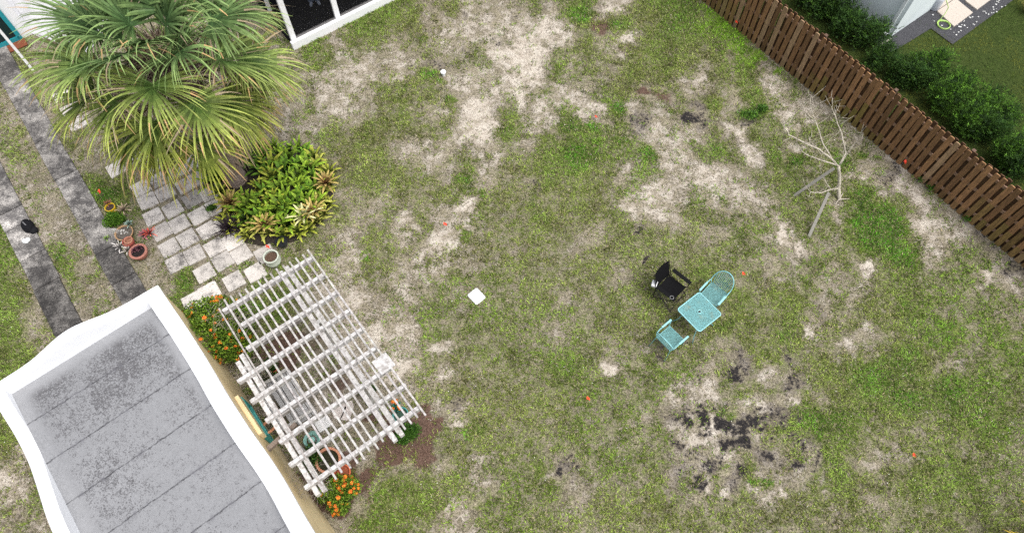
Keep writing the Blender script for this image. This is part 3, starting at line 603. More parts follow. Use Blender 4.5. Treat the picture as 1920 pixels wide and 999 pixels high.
# ---------------------------------------------------------------- leaf clouds
def leaf_cloud(n, cf, ln, wd, colf, seed, up=.3):
    """n lens-shaped leaves; cf gives positions, colf colours"""
    r = np.random.default_rng(seed); P = cf(r, n); n = len(P); d = r.normal(size=(n, 3)); d[:, 2] = np.abs(d[:, 2])*up + .05; d += P/np.maximum(np.linalg.norm(P, axis=1), .05)[:, None]*.7
    d /= np.linalg.norm(d, axis=1)[:, None]; s_ = np.cross(d, r.normal(size=(n, 3))); s_ /= np.linalg.norm(s_, axis=1)[:, None]
    L = (ln*(.6+.7*r.random(n)))[:, None]; w_ = (wd*(.7+.5*r.random(n)))[:, None]
    nn = np.cross(d, s_); a = P; b = P + d*L*.5 + s_*w_ + nn*L*.06; c = P + d*L - nn*L*.08; e = P + d*L*.5 - s_*w_ + nn*L*.06
    V = np.stack([a, b, c, e], 1).reshape(-1, 3); F = np.arange(n*4).reshape(n, 4); return V, F, colf(r, P, n)
def pal(cols, jit=.25):
    cols = np.array(cols)
    def f(r, P, n): return cols[r.integers(0, len(cols), n)]*(1 - jit + 2*jit*r.random((n, 1)))
    return f
def dome(rx, ry, h, z0=.05, lob=5, seed=1):
    def f(r, n):
        q = np.random.default_rng(seed); lc = np.stack([q.uniform(-.5, .5, lob)*rx, q.uniform(-.5, .5, lob)*ry, q.uniform(.3, .75, lob)*h], 1); lr = q.uniform(.38, .6, lob)
        k = r.integers(0, lob, n); v = r.normal(size=(n, 3)); v /= np.linalg.norm(v, axis=1)[:, None]; rad = (.55 + .45*r.random(n)**.5)[:, None]
        P = lc[k] + v*rad*lr[k][:, None]*np.array([rx, ry, h]); P[:, 2] = np.maximum(P[:, 2], z0 + .03*r.random(n)); return P
    return f

def palc(cols, k=11):
    cols = np.array(cols)
    def f(r, P, n):
        b = cols[r.integers(0, len(cols), n//k + 1)]*(.6 + .9*r.random((n//k + 1, 1))); return np.repeat(b, k, 0)[:n]*(.8 + .4*r.random((n, 1)))
    return f
# neighbour's hedge
def shrub_mesh(seed, bright):
    def f(r, n):
        m = n//11; base = dome(.75, .75, 1.25, .1, 7, seed)(r, m); dirs = r.normal(size=(m, 3)); dirs[:, 2] = abs(dirs[:, 2])*.7+.3; dirs += base*np.array([.9, .9, .2]); dirs /= np.linalg.norm(dirs, axis=1)[:, None]
        return (base[:, None, :] + dirs[:, None, :]*np.linspace(0, .26, 11)[None, :, None]).reshape(-1, 3)
    cl = palc([(.035, .075, .018), (.06, .13, .026), (.025, .05, .018), (.09, .19, .03)] + ([(.16, .34, .04), (.11, .24, .03)] if bright else [(.06, .13, .035)]))
    return leaf_cloud(6600, f, .10, .012, cl, seed)
SH = [shrub_mesh(s_, b_) for s_, b_ in ((1, 0), (2, 1), (3, 1))]; SHo = {}
shr = [(1545,30,0,1.3),(1582,66,0,1.2),(1622,88,0,1.25),(1640,120,0,.9),(1672,150,0,.9),(1706,135,1,.7),(1712,165,0,1.1),(1742,150,1,1.1),(1760,200,1,1.15),(1786,175,2,.95),(1800,240,1,1.15),(1822,212,2,1.1),(1848,262,0,1.1),(1866,232,1,.9),(1878,300,1,1.1),(1905,330,0,1.1),(1918,285,2,.9),(1572,-20,0,1.1),(1510,10,0,1.0)]
lbs = ['dark feathery shrub behind the fence', 'bright tipped shrub behind the fence', 'spreading green shrub beyond the fence']
shr.sort(key=lambda q_: (W(q_[0], q_[1]) - F0).dot(FD)); ORD = 'first second third fourth fifth sixth seventh eighth ninth tenth eleventh twelfth thirteenth fourteenth fifteenth sixteenth seventeenth eighteenth nineteenth twentieth'.split()
for si, (px, py, k, s_) in enumerate(shr):
    q = W(px, py)
    sd_ = (q - F0).dot(FN)
    if sd_ < .85: q = q + FN*(.85 - sd_)
    o = thing('shrub', lbs[k] + ', %s in the row from the top' % ORD[si], 'shrub', q, rnd.uniform(0, 6.3), 'shrubs along the far side of the fence')
    if k not in SHo:
        V_, F_, C_ = SH[k]; fo = npmesh('foliage', V_, F_, C_, M_leaf, 4); mb = MB((.1, .08, .06))
        for j in range(7): a = j*.9; mb.tube([(0, 0, 0), (math.cos(a)*.1, math.sin(a)*.1, .4), (math.cos(a)*.35, math.sin(a)*.35, .9)], [.02, .015, .006], 5)
        st = mb.build('stem', M_bark); SHo[k] = (fo.data, st.data); fo.parent = o; st.parent = o
    else:
        for nm, d in (('foliage', SHo[k][0]), ('stem', SHo[k][1])): x = bpy.data.objects.new(nm, d); col.objects.link(x); x.parent = o
    o.scale = (s_*.64, s_*.64, s_*.62)
# tall feathery shoot by the pale house
# ---------------------------------------------------------------- palm
PB = W(450, 345)
palm = thing('palm_tree', 'big fan palm with drooping yellow green fronds beside the porch', 'palm tree', PB)
CZ = 4.12
mb = MB()
pts = [Vector((0, 0, -.05)), Vector((.01, .01, .3)), Vector((0, .02, 1.2)), Vector((-.02, .03, 2.4)), Vector((-.03, .05, CZ))]
tp = []; 
for i in range(25):
    u = i/24*4; k = min(int(u), 3); tp.append(pts[k].lerp(pts[k+1], u-k))
mb.tube(tp, [.25 + .02*math.sin(i*2.3) + (.06 if i < 2 else 0) for i in range(25)], 16, c=(.30, .235, .2))
for i in range(170):
    z = rnd.uniform(.9, CZ); a = rnd.uniform(0, 6.3); p = Vector((math.cos(a)*.24, math.sin(a)*.24, z)); t_ = Vector((math.cos(a)*.09, math.sin(a)*.09, .22 if z > 2.2 else -.2)); tn = rnd.uniform(.6, 1.2)
    mb.strip([p, p + t_*.5, p + t_], [.035, .03, .008], Vector((-math.sin(a), math.cos(a), 0)), [(.34*tn, .26*tn, .18*tn)]*2)
mb.build('trunk', M_bark, palm)
def lerp3(a, b, t_): return tuple(a[i] + (b[i]-a[i])*t_ for i in range(3))
def frond(az, el, plen, blen, age, seed, nseg=56):
    r = random.Random(seed); mb = MB(); h = Vector((math.cos(az), math.sin(az), 0)); sdv = Vector((-math.sin(az), math.cos(az), 0))
    p = Vector((-.03, .05, CZ + .15 + (.35 if el > 0 else 0))) + h*.12; e = el; pp = [p.copy()]; n = 7
    for k in range(n):
        e -= (.055 + .035*age)*(1.0 if el > -.3 else .5); p = p + (h*math.cos(e) + Vector((0, 0, math.sin(e))))*plen/n; pp.append(p.copy())
    mb.tube(pp, [.022]*2 + [.014]*(n-1), 5, c=(.2, .26, .09) if age < .9 else (.3, .22, .13))
    tdir = (h*math.cos(e - .15) + Vector((0, 0, math.sin(e - .15)))).normalized(); nrm = sdv.cross(tdir) * -1
    if nrm.z < 0: nrm = -nrm
    G0 = lerp3((.05, .105, .035), (.08, .14, .015), age); Y0 = lerp3((.28, .40, .14), (.55, .54, .09), min(1, age)); T0 = (.50, .33, .15)
    if age > 1.0: G0, Y0, T0 = (.30, .24, .15), (.38, .3, .2), (.42, .32, .22)
    fold = r.uniform(.05, .55); dr_ = r.uniform(.6, 1.5); roll = r.uniform(-.35, .35); sdv, nrm = sdv*math.cos(roll) + nrm*math.sin(roll), nrm*math.cos(roll) - sdv*math.sin(roll)
    for j in range(nseg):
        u = (j + .5)/nseg*2 - 1; phi = u*R(118) + r.uniform(-.07, .07); cp, sp = math.cos(phi), math.sin(phi)
        d = (tdir*cp + sdv*sp + nrm*fold*abs(sp)*.9).normalized()
        L = blen*(1.0 - .34*abs(u)**2)*r.uniform(.88, 1.08); base = p + tdir*(.16*(1-abs(u))); q = base.copy(); ns = 7; P_ = [q.copy()]; w0 = .0; droop = r.uniform(.5, 2.1)*(1+.1*age)*dr_
        for k in range(ns):
            g_ = droop*(.02 + .50*max(0, (k+1)/ns - .40)**1.25); d = (d + Vector((r.uniform(-.06, .06), r.uniform(-.06, .06), -g_))).normalized(); q = q + d*L/ns; P_.append(q.copy())
        wmax = .9*L*R(256)/nseg*.42; wid = [.004, wmax*.42, wmax*.7, .020, .016, .012, .008, .002]; wid = [min(x_*1.15, .034) for x_ in wid]
        sv = d.cross(nrm); sv = (tdir*(-sp) + sdv*cp); sv = (sv + nrm*r.uniform(-.5, .5)).normalized(); tn = r.uniform(.55, 1.3); cs = []
        brown = r.random() < (.15 + .7*max(0, age - .35)); dead = r.random() < .06 + .1*age
        for k in range(ns):
            f = (k+.5)/ns; c = lerp3(G0, Y0, min(1, f*1.15)**1.5)
            if brown and f > .74: c = T0
            if dead and f > .45: c = (.40, .32, .21)
            cs.append(tuple(q_*tn for q_ in c))
        mb.strip(P_, wid, sv, cs)
    return mb.build('frond', M_leaf, palm)
NFR = 54
for i in range(NFR):
    u = i/(NFR-1); az = i*2.39996 + .4; el = R(86 - 130*u**.85); se = math.cos(az - R(-62)); age = max(0, (u - .18)*1.15); south = -math.sin(az)
    age = min(.98, max(0, age + .30*south*(u > .2)))
    if u > .93: age = 1.05
    if u > .8 and se > .93: continue
    frond(az, el, (1.15 if u > .12 else .7) + .35*math.sin(u*3.0) + rnd.uniform(-.1, .1), 1.28 + rnd.uniform(-.08, .14), age, 100+i)
mb = MB(); r = random.Random(77)
for k in range(2600):                             # brown fibre and old leaf bases in the heart
    a, e = r.uniform(0, 6.3), r.uniform(-.9, 1.3); d = Vector((math.cos(a)*math.cos(e), math.sin(a)*math.cos(e), math.sin(e)*.8)); p = Vector((-.03, .05, CZ+.2)) + d*r.uniform(.2, .8); d2 = (d + Vector((r.uniform(-.8, .8), r.uniform(-.8, .8), r.uniform(-.6, .4)))).normalized(); tn = r.uniform(.5, 1.3); L = r.uniform(.12, .4)
    mb.strip([p, p + d2*L*.5, p + d2*L], [.012, .009, .002], d2.orthogonal().normalized(), [(.16*tn, .11*tn, .08*tn), (.26*tn, .2*tn, .15*tn)])
mb.build('leaf_base_fibre', M_bark, palm)
for i in range(16):                               # dry flower stalks
    az = [4.5, 5.6, 3.4, 2.2, .4, 5.0, 3.9, 1.2, 5.3, .1, .2, 3.6, 4.2, 5.9, 4.8, .5][i]; r = random.Random(i); mb = MB((.36, .30, .24)); h = Vector((math.cos(az), math.sin(az), 0)); p = Vector((0, .05, CZ+.3)); e = R(25); main = [p.copy()]
    for k in range(9): e -= .17; p = p + (h*math.cos(e) + Vector((0, 0, math.sin(e))))*.2; main.append(p.copy())
    mb.tube(main, [.013 - .001*k for k in range(10)], 5)
    for k in range(2, 10):
        for m_ in range(7):
            d = Vector((r.uniform(-1, 1), r.uniform(-1, 1), r.uniform(-.8, .5))).normalized() + h*.5; q0 = main[k]; q1 = q0 + d*.16; q2 = q1 + (d + Vector((r.uniform(-.4, .4), r.uniform(-.4, .4), -.4)))*.13; tn = r.uniform(.7, 1.25)
            mb.tube([q0, q1, q2], [.009, .007, .004], 3, c=(.46*tn, .37*tn, .31*tn))
            for z_ in range(2): d2 = d + Vector((r.uniform(-.9, .9), r.uniform(-.9, .9), r.uniform(-.6, .2))); mb.tube([q1, q1 + d2*.11], [.004, .002], 3, c=(.38*tn, .31*tn, .25*tn))
    mb.build('flower_stalk', M_bark, palm)

# ---------------------------------------------------------------- bromeliad bed
def brom(seed, n, ln, c_in, c_out, wd=.043, up=.9, tipc=None):
    r = random.Random(seed); mb = MB()
    for k in range(n):
        az = k*2.4 + r.uniform(-.2, .2); u = k/n; e = R(84 - 46*u + r.uniform(-10, 10)); L = ln*(.7 + .45*u)*r.uniform(.85, 1.1); h = Vector((math.cos(az), math.sin(az), 0)); p = h*.015 + Vector((0, 0, .02)); P_ = [p.copy()]
        for j in range(5): e -= .11 + .1*u; p = p + (h*math.cos(e) + Vector((0, 0, math.sin(e))))*L/5; P_.append(p.copy())
        tn = r.uniform(.75, 1.25); cb = lerp3(c_in, c_out, min(1, u*1.3)); tc = tipc or tuple(q*1.45 for q in cb)
        mb.strip(P_, [wd*.6, wd, wd*1.05, wd*.95, wd*.7, .003], Vector((-math.sin(az), math.cos(az), 0)), [tuple(q*tn*f for q in lerp3(cb, tc, j/4)) for j, f in enumerate((.2, .4, .9, 1.3, 1.5))])  # leaf bases darkened in colour as shade inside the rosette
    return mb
gr1, gr2, yl = (.028, .072, .010), (.05, .115, .012), (.34, .36, .05)
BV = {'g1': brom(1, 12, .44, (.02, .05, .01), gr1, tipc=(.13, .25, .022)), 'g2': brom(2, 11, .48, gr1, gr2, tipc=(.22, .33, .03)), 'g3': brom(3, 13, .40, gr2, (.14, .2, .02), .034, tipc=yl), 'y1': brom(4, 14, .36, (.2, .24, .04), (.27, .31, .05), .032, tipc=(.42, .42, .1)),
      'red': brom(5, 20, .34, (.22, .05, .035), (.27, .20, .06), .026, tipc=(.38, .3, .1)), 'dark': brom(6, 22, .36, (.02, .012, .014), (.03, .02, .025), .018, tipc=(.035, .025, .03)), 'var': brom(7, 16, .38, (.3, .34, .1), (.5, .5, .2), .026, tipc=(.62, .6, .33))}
BD = {}
def put_brom(kind, px, py, z=0, s_=1.0, lab=None):
    q = W(px, py, z)
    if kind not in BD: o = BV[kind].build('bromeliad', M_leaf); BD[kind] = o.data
    else: o = bpy.data.objects.new('bromeliad', BD[kind]); col.objects.link(o)
    o.location = q; o.rotation_euler = (rnd.uniform(-.12, .12), rnd.uniform(-.12, .12), rnd.uniform(0, 6.3)); o.scale = (s_, s_, s_)
    zone = ('upper' if py < 325 else 'lower' if py > 400 else 'middle') + ' ' + ('left' if px < 470 else 'right' if px > 565 else 'centre')
    tag(o, lab or {'g1': 'deep green bromeliad', 'g2': 'broad leaved green bromeliad', 'g3': 'lime tipped green bromeliad', 'y1': 'yellow green bromeliad'}[kind] + ' in the %s of the palm bed' % zone, 'bromeliad', 'bromeliads massed at the foot of the palm')
poly = [(392,352),(402,318),(450,282),(520,272),(588,285),(622,330),(620,385),(596,420),(548,448),(500,448),(452,440),(425,418),(424,385)]
def inpoly(x, y, P_):
    c = False; j = len(P_)-1
    for i in range(len(P_)):
        if (P_[i][1] > y) != (P_[j][1] > y) and x < (P_[j][0]-P_[i][0])*(y-P_[i][1])/(P_[j][1]-P_[i][1]) + P_[i][0]: c = not c
        j = i
    return c
BC = W(517, 372); pts = []; tries = 0
while tries < 6000 and len(pts) < 86:
    tries += 1; x, y = rnd.uniform(385, 630), rnd.uniform(262, 452)
    if not inpoly(x, y, poly): continue
    q = W(x, y)
    if (q - PB).length < .5 or any((q - p[0]).length < .26 for p in pts) or (abs(x-458) < 26 and 320 < y < 372): continue
    pts.append((q, x, y))
BED = []
for q, x, y in pts:
    e = min(1, ((x-515)/112)**2 + ((y-362)/95)**2); z = .38*(1-e); low = y > 395 or x > 590
    k = rnd.choice(['y1', 'g3', 'g3']) if (low and e > .55) else rnd.choice(['g1', 'g2', 'g2', 'g1', 'g3'])
    q2 = W(x, y, z); put_brom(k, x, y, z, rnd.uniform(.8, 1.15)); BED.append(q2)
for k, x, y, lb in (('red', 589, 398, 'red centred bromeliad at the lower right edge of the palm bed'), ('red', 496, 424, 'bronze red bromeliad low in the middle of the palm bed'), ('red', 432, 383, 'bronze red bromeliad beside the palm trunk and pavers'), ('red', 612, 345, 'bronze bromeliad at the far right edge of the palm bed'),
                    ('dark', 436, 424, 'blackish purple bromeliad leaning over the pavers'), ('dark', 428, 432, 'second blackish purple bromeliad lowest over the pavers'), ('var', 572, 408, 'pale cream striped bromeliad beside the red centred one')):
    put_brom(k, x, y, .34 if k != 'dark' else .14, 1.25 if k != 'dark' else 1.1, lb)
mb = MB((.05, .04, .03)); n = 40; rings = [(1.06, 0), (.85, .12), (.55, .26), (.25, .34), (.02, .36)]
bx_ = (W(627, 372)-W(405, 372)).length/2
mb.lathe([(bx_*r_*.92, z) for r_, z in rings], n=n, sy=.92); o = mb.build('soil_mound', M_soil, loc=(BC.x, BC.y-.05, -.02)); o.name = 'planting_bed'; o['kind'] = 'structure'

# ---------------------------------------------------------------- flowering bushes and other shrubs
FLW = {}
def bush(name, label, cat, q, rx, ry, h, n, ln, wd, cols, seed, nfl=0, fcol=None, group=None, stems=9, rz=0):
    o = thing(name, label, cat, q, rz, group); V_, F_, C_ = leaf_cloud(n, dome(rx, ry, h, .04, 8, seed), ln, wd, pal(cols), seed, up=.6)
    f = npmesh('foliage', V_, F_, C_, M_leaf, 4); f.parent = o; mb = MB((.14, .11, .08)); r = random.Random(seed)
    for j in range(stems): a = j*2.4; mb.tube([(0, 0, -.02), (math.cos(a)*rx*.3, math.sin(a)*ry*.3, h*.4), (math.cos(a)*rx*.7, math.sin(a)*ry*.7, h*r.uniform(.5, .85))], [.015, .01, .004], 5)
    mb.build('stem', M_bark, o)
    if nfl:
        P_ = dome(rx, ry, h, .1, 8, seed)(np.random.default_rng(seed+5), 4000); sc = P_[:, 2]/h*1.0 + np.linalg.norm(P_[:, :2]/np.array([rx, ry]), axis=1)*.8; idx = np.argsort(-sc)[:900]; r.shuffle(idx := list(idx)); ch = []
        for i in idx:
            if len(ch) >= nfl: break
            if all(np.linalg.norm(P_[i]-P_[j]) > .07 for j in ch): ch.append(i)
        for c_i, i in enumerate(ch):
            key = (seed % 2, c_i % 3)
            if key not in FLW:
                m2 = MB(); rr_ = random.Random(c_i)
                for z_ in range(16):
                    a = z_*2.4; rad = .030*math.sqrt(z_/16)*1.1; cc = rr_.choice(fcol); p = Vector((math.cos(a)*rad, math.sin(a)*rad, .02 - rad*.35)); m2.face([p + Vector((.010*math.cos(b_), .010*math.sin(b_), rr_.uniform(-.002, .004))) for b_ in (0, 1.26, 2.5, 3.8, 5.0)], cc)
                fo = m2.build('flower', M_leaf, o); FLW[key] = fo.data
            else: fo = bpy.data.objects.new('flower', FLW[key]); col.objects.link(fo); fo.parent = o
            fo.location = P_[i] + np.array([0, 0, .03]); fo.rotation_euler = (r.uniform(-.5, .5), r.uniform(-.5, .5), r.uniform(0, 6)); s_ = r.uniform(.9, 1.45); fo.scale = (s_,)*3
    return o
lant = [(.09, .17, .02), (.16, .29, .03), (.23, .38, .04), (.05, .1, .018), (.3, .42, .07)]; orng = [(.85, .16, .02), (.9, .28, .03), (.75, .09, .02), (.9, .38, .05)]
bush('lantana_bush', 'orange flowered bush between the house corner and the pergola', 'bush', W(424, 650), 1.1, .9, 1.5, 24000, .06, .018, lant, 21, 64, orng, 'orange flowered lantana bushes')
bush('lantana_bush', 'orange flowered bush at the bottom end of the pergola', 'bush', W(640, 932), .5, .44, .62, 9000, .05, .015, lant, 24, 44, orng, 'orange flowered lantana bushes')
dk = [(.03, .07, .015), (.05, .11, .02), (.08, .17, .03), (.02, .045, .012)]
bush('shrub', 'bright green shrub under the right corner of the pergola', 'shrub', W(768, 818), .30, .24, .4, 2600, .05, .013, [(.06, .15, .02), (.1, .23, .03), (.04, .1, .02)], 31)
bush('shrub', 'dark leafy plant under the pergola near the house wall', 'plant', W(503, 702), .34, .3, .5, 2200, .06, .02, dk, 32)
bush('shrub', 'leafy green plant growing in the large terracotta urn', 'plant', W(592, 858), .34, .3, .55, 2400, .06, .018, dk + [(.09, .2, .03)], 33)
bush('shrub', 'small dark climber on the pergola post', 'plant', W(690, 742), .22, .16, .5, 700, .07, .02, dk, 34)
# broadleaf weeds as individual clumps beside pergola and fence
for i, (x, y, s_) in enumerate(((1402,218,.30),(1425,206,.2),(1810,407,.22),(1748,352,.2),(1730,336,.18),(440,395,.14),(398,393,.13))):
    bush('weed', ['broadleaf weed patch in the sandy upper lawn', 'smaller broadleaf weed right of the sandy patch', 'weed sprouting at the fence foot far right', 'weed tuft by the fence near the orange flag', 'small weed by the fence', 'small weed at the paver edge under the bromeliads', 'tiny green sprout between two patio pavers'][i], 'weed', W(x, y), s_, s_*.8, .10, 240, .07, .02, [(.09, .2, .03), (.14, .28, .04), (.06, .13, .03)], 60+i, stems=3)
# dry vines on the pergola
for (x, y, rx, ry, zz, lb) in ((440,590,.45,.35,1.9,'dry tangled vine on the upper left end of the pergola'), (572,905,.45,.3,1.6,'dry tangled vine on the lower left end of the pergola'), (478,688,.3,.25,1.0,'bare twigs under the pergola next to the house wall')):
    q = W(x, y, zz); mb = MB(); r = random.Random(int(x)); base = Vector((q.x, q.y, 0)); 
    mb.tube([(0, 0, 0), (.05, .03, zz*.5), (0, 0, zz)], [.015, .012, .008], 5, c=(.3, .26, .22))
    for k in range(130):
        p = Vector((r.uniform(-rx, rx), r.uniform(-ry, ry), zz + r.uniform(-.18, .28))); d = Vector((r.uniform(-1, 1), r.uniform(-1, 1), r.uniform(-.4, .4))).normalized(); tn = r.uniform(.6, 1.2)
        p1 = p + d*.12; p2 = p1 + (d + Vector((r.uniform(-.8, .8), r.uniform(-.8, .8), -.2)))*.1; mb.tube([p, p1, p2], [.004, .0035, .002], 3, c=(.42*tn, .37*tn, .32*tn))
        if r.random() < .15: mb.strip([p2, p2 + d*.03, p2 + d*.06], [.004, .012, .001], Vector((d.y, -d.x, 0)), [(.14, .17, .05)]*2)
    o = mb.build('vine', M_bark, loc=base); tag(o, lb, 'vine')
# yellow palm at the lower right corner
q = W(2014, 1056, 1.2); yp = thing('small_palm', 'yellow palm frond tips at the lower right corner of the lawn', 'palm', (q.x, q.y, 0))
mb = MB((.3, .25, .15)); mb.tube([(0, 0, 0), (0, 0, .9)], [.08, .06], 10); mb.build('trunk', M_bark, yp)
for i in range(9):
    az = i*.7 + R(115); mb = MB(); r = random.Random(i); h = Vector((math.cos(az), math.sin(az), 0)); sv = Vector((-h.y, h.x, 0)); p = Vector((0, 0, .9)); e = R(50); P_ = [p.copy()]
    for k in range(10): e -= .1; p = p + (h*math.cos(e) + Vector((0, 0, math.sin(e))))*.12; P_.append(p.copy())
    mb.tube(P_, [.014 - .001*k for k in range(11)], 5, c=(.5, .4, .05))
    for k in range(1, 11):
        for m_ in range(3):
            for sg in (-1, 1):
                b_ = P_[k].lerp(P_[k-1], m_/3); d = (h*.85 + sv*sg*(1.0 - .07*k) + Vector((0, 0, .1))).normalized(); tn = r.uniform(.75, 1.2); L = .42*(1 - .045*k)
                mb.strip([b_, b_ + d*L*.5, b_ + d*L + Vector((0, 0, -.08))], [.007, .012, .002], (h*.7 - sv*sg*.7).normalized(), [(.5*tn, .37*tn, .03), (.58*tn, .42*tn, .05)])
    mb.build('frond', M_leaf, yp)
q = W(1925, 22); mb = MB(); r = random.Random(3)
for k in range(220):
    a = r.uniform(0, 6.3); h = Vector((math.cos(a), math.sin(a), 0)); d = h*r.uniform(.2, 1)+Vector((0, 0, 1)); d.normalize(); L = r.uniform(.25, .5); b_ = h*r.uniform(0, .08)
    mb.strip([b_, b_+d*L*.6, b_+d*L+h*.1], [.004, .004, .001], Vector((-h.y, h.x, 0)), [(.16, .16, .04), (.28, .24, .06)])
tag(mb.build('ornamental_grass', M_leaf, loc=q), 'yellowish ornamental grass tuft at the upper right edge', 'grass tuft')

# ---------------------------------------------------------------- bare sapling and stakes
z6 = lambda x, y, z: W(1440 + x/3.121, 160 + y/3.121, z)
TB = z6(418, 668, 0)
tree = thing('sapling', 'bare leafless sapling with pale branches near the fence', 'tree', TB)
bark = (.5, .46, .38)
def limb(pts, r0, r1, part='branch', c=bark):
    P_ = [z6(*p) - TB for p in pts]; Q = []
    for i in range(len(P_)-1):
        for k in range(3):
            u = k/3; Q.append(P_[i].lerp(P_[i+1], u) + Vector((rnd.uniform(-1, 1), rnd.uniform(-1, 1), rnd.uniform(-1, 1)))*(.012 if k else 0))
    Q.append(P_[-1]); n = len(Q); m = MB(c)
    if part == 'branch':
        for k in range(2, n):
            d = Vector((rnd.uniform(-1, 1), rnd.uniform(-1, 1), rnd.uniform(0, .8))).normalized()*rnd.uniform(.1, .34); e_ = Vector((rnd.uniform(-.06, .06), rnd.uniform(-.06, .06), .05)); m.tube([Q[k], Q[k] + d*.4, Q[k] + d*.75 + e_, Q[k] + d + e_*2], [.007, .006, .005, .002], 4); m.tube([Q[k] + d*.4, Q[k] + d*.6 - e_, Q[k] + d*.8 - e_*2], [.005, .004, .002], 4)
    m.tube(Q, [(r0 + (r1-r0)*i/(n-1))*(.95 if part != 'trunk' else 1.0) for i in range(n)], 8); return (m.build(part, M_bark, tree, True))
limb([(418,672,-.03),(412,600,.25),(418,540,.55),(413,470,.9)], .052, .04, 'trunk')
limb([(412,475,.88),(370,430,1.05),(300,375,1.3),(200,330,1.5),(120,290,1.65),(95,240,1.8),(90,185,2.0)], .032, .008)
limb([(410,470,.9),(300,435,1.05),(215,400,1.2),(175,355,1.35)], .024, .006)
limb([(372,425,1.06),(325,350,1.3),(285,230,1.6),(250,130,1.85),(252,60,2.05)], .02, .006)
limb([(270,215,1.65),(235,190,1.75),(222,178,1.8)], .01, .005)
limb([(262,195,1.7),(215,150,1.85),(193,125,1.95)], .009, .004)
limb([(300,375,1.3),(255,340,1.4),(237,298,1.55)], .012, .005)
limb([(418,465,.92),(455,395,1.15),(430,280,1.5),(400,200,1.75),(373,130,1.95),(378,78,2.1)], .026, .007)
limb([(445,430,1.0),(440,390,1.15),(455,330,1.3)], .014, .007)
limb([(425,462,.95),(470,385,1.15),(520,325,1.3),(556,278,1.45)], .014, .004, c=(.36, .33, .28))
limb([(430,280,1.5),(410,235,1.6),(385,120,1.95)], .008, .004)
limb([(413,602,.26),(360,610,.3),(310,630,.35),(250,625,.42),(220,588,.5)], .024, .007)
limb([(250,625,.42),(235,660,.45)], .009, .004)
limb([(365,602,.3),(318,535,.5),(305,488,.7)], .012, .004)
for p in ((475,665),(385,700),(440,625)): limb([(418,668,.03),((418+p[0])/2,(668+p[1])/2,.03),(*p,.01)], .02, .006, 'root')
for (A_, B_, lb) in (((388,485,.85),(150,648,-.02),'grey wooden stake bracing the sapling from the left'), ((356,628,.62),(237,888,-.02),'grey wooden stake bracing the sapling from below')):
    a, b = z6(*A_), z6(*B_); mb = MB((.27, .26, .23)); mb.beam(Vector((a.x-b.x, a.y-b.y, a.z)), (0, 0, b.z), .075, .04, bev=.004); tag(mb.build('stake', M_greywood, loc=(b.x, b.y, 0)), lb, 'stake', 'stakes bracing the sapling')
mb = MB((.5, .47, .4)); a, b = W(1581, 218, .02), W(1597, 196, .55); d = b - a
mb.tube([(0, 0, 0), d*.6, d], [.022, .018, .01], 6); mb.tube([d, d + Vector((.08, .03, .02))], [.008, .004], 5); mb.tube([d, d + Vector((-.02, .06, .02))], [.008, .004], 5); tag(mb.build('stick', M_bark, loc=a), 'pale broken stick leaning on the fence', 'stick')

# ---------------------------------------------------------------- patio table and chairs
TQ = (.22, .48, .50); TQ2 = (.17, .40, .40)
t = NT('mesh_metal'); a = t.attr().outputs['Color']; ch = t.n('ShaderNodeTexVoronoi'); ch.inputs['Scale'].default_value = 48; t.l(t.tc.outputs['Object'], ch.inputs['Vector'])
n = t.noise(4, 6, .7); n2 = t.noise(45, 3, .7); c = t.mix(t.step(ch.outputs['Distance'], .25, .55), t.mix(.72, a, (.06, .10, .075)), a); c = t.mix(t.math('MULTIPLY', t.step(n, .5, .68), .6), c, (.20, .22, .15)); c = t.mix(t.math('MULTIPLY', t.step(n2, .55, .65), .35), c, (.25, .48, .50))
M_mesh = t.out(c, .6, .3, ch.outputs['Distance'], .4, .003)
tr = t.n('ShaderNodeBsdfTransparent'); mx = t.n('ShaderNodeMixShader'); t.l(t.math('MULTIPLY', t.math('SUBTRACT', 1, t.step(ch.outputs['Distance'], .22, .42)), .75), mx.inputs[0]); t.l(t.b.outputs[0], mx.inputs[1]); t.l(tr.outputs[0], mx.inputs[2]); t.l(mx.outputs[0], t.t.nodes['Material Output'].inputs[0])
t = NT('teal_paint'); a = t.attr().outputs['Color']; n = t.noise(30, 4, .7); M_teal = t.out(t.mix(t.math('MULTIPLY', t.step(n, .62, .72), .5), a, (.15, .12, .08)), .45, .4, n, .1, .002)
tc_ = (W(1311, 548, .72) + W(1353, 590, .72) + W(1310, 622, .72) + W(1271.5, 578, .72))/4
tab = thing('patio_table', 'square turquoise metal mesh patio table with umbrella hole', 'table', (tc_.x, tc_.y, 0), R(-52))
S_ = .362; rc = .06; rim = []
for cx, cy, a0_ in ((1, 1, 0), (-1, 1, 90), (-1, -1, 180), (1, -1, 270)):
    for k in range(5): a = R(a0_ + 22.5*k); rim.append((cx*(S_-rc) + math.cos(a)*rc, cy*(S_-rc) + math.sin(a)*rc))
mb = MB((.125, .31, .32)); n = len(rim); m_ = 20
inner = [(x*.12, y*.12) for x, y in rim]; inner = [(.025*math.cos(math.atan2(y, x)), .025*math.sin(math.atan2(y, x))) for x, y in rim]
for z in (.712, .718):
    for x, y in rim: mb.v.append((x, y, z))
    for x, y in inner: mb.v.append((x, y, z))
for i in range(n):
    j = (i+1) % n; mb.f.append((2*n+i, 2*n+j, 3*n+j, 3*n+i)); mb.f.append((j, i, n+i, n+j)); mb.c += [(.125, .31, .32)]*2
mb.build('tabletop', M_mesh, tab)
mb = MB((.29, .60, .63)); mb.tube([(x, y, .716) for x, y in rim], .012, 8, closed=True); mb.build('rim', M_teal, tab, True)
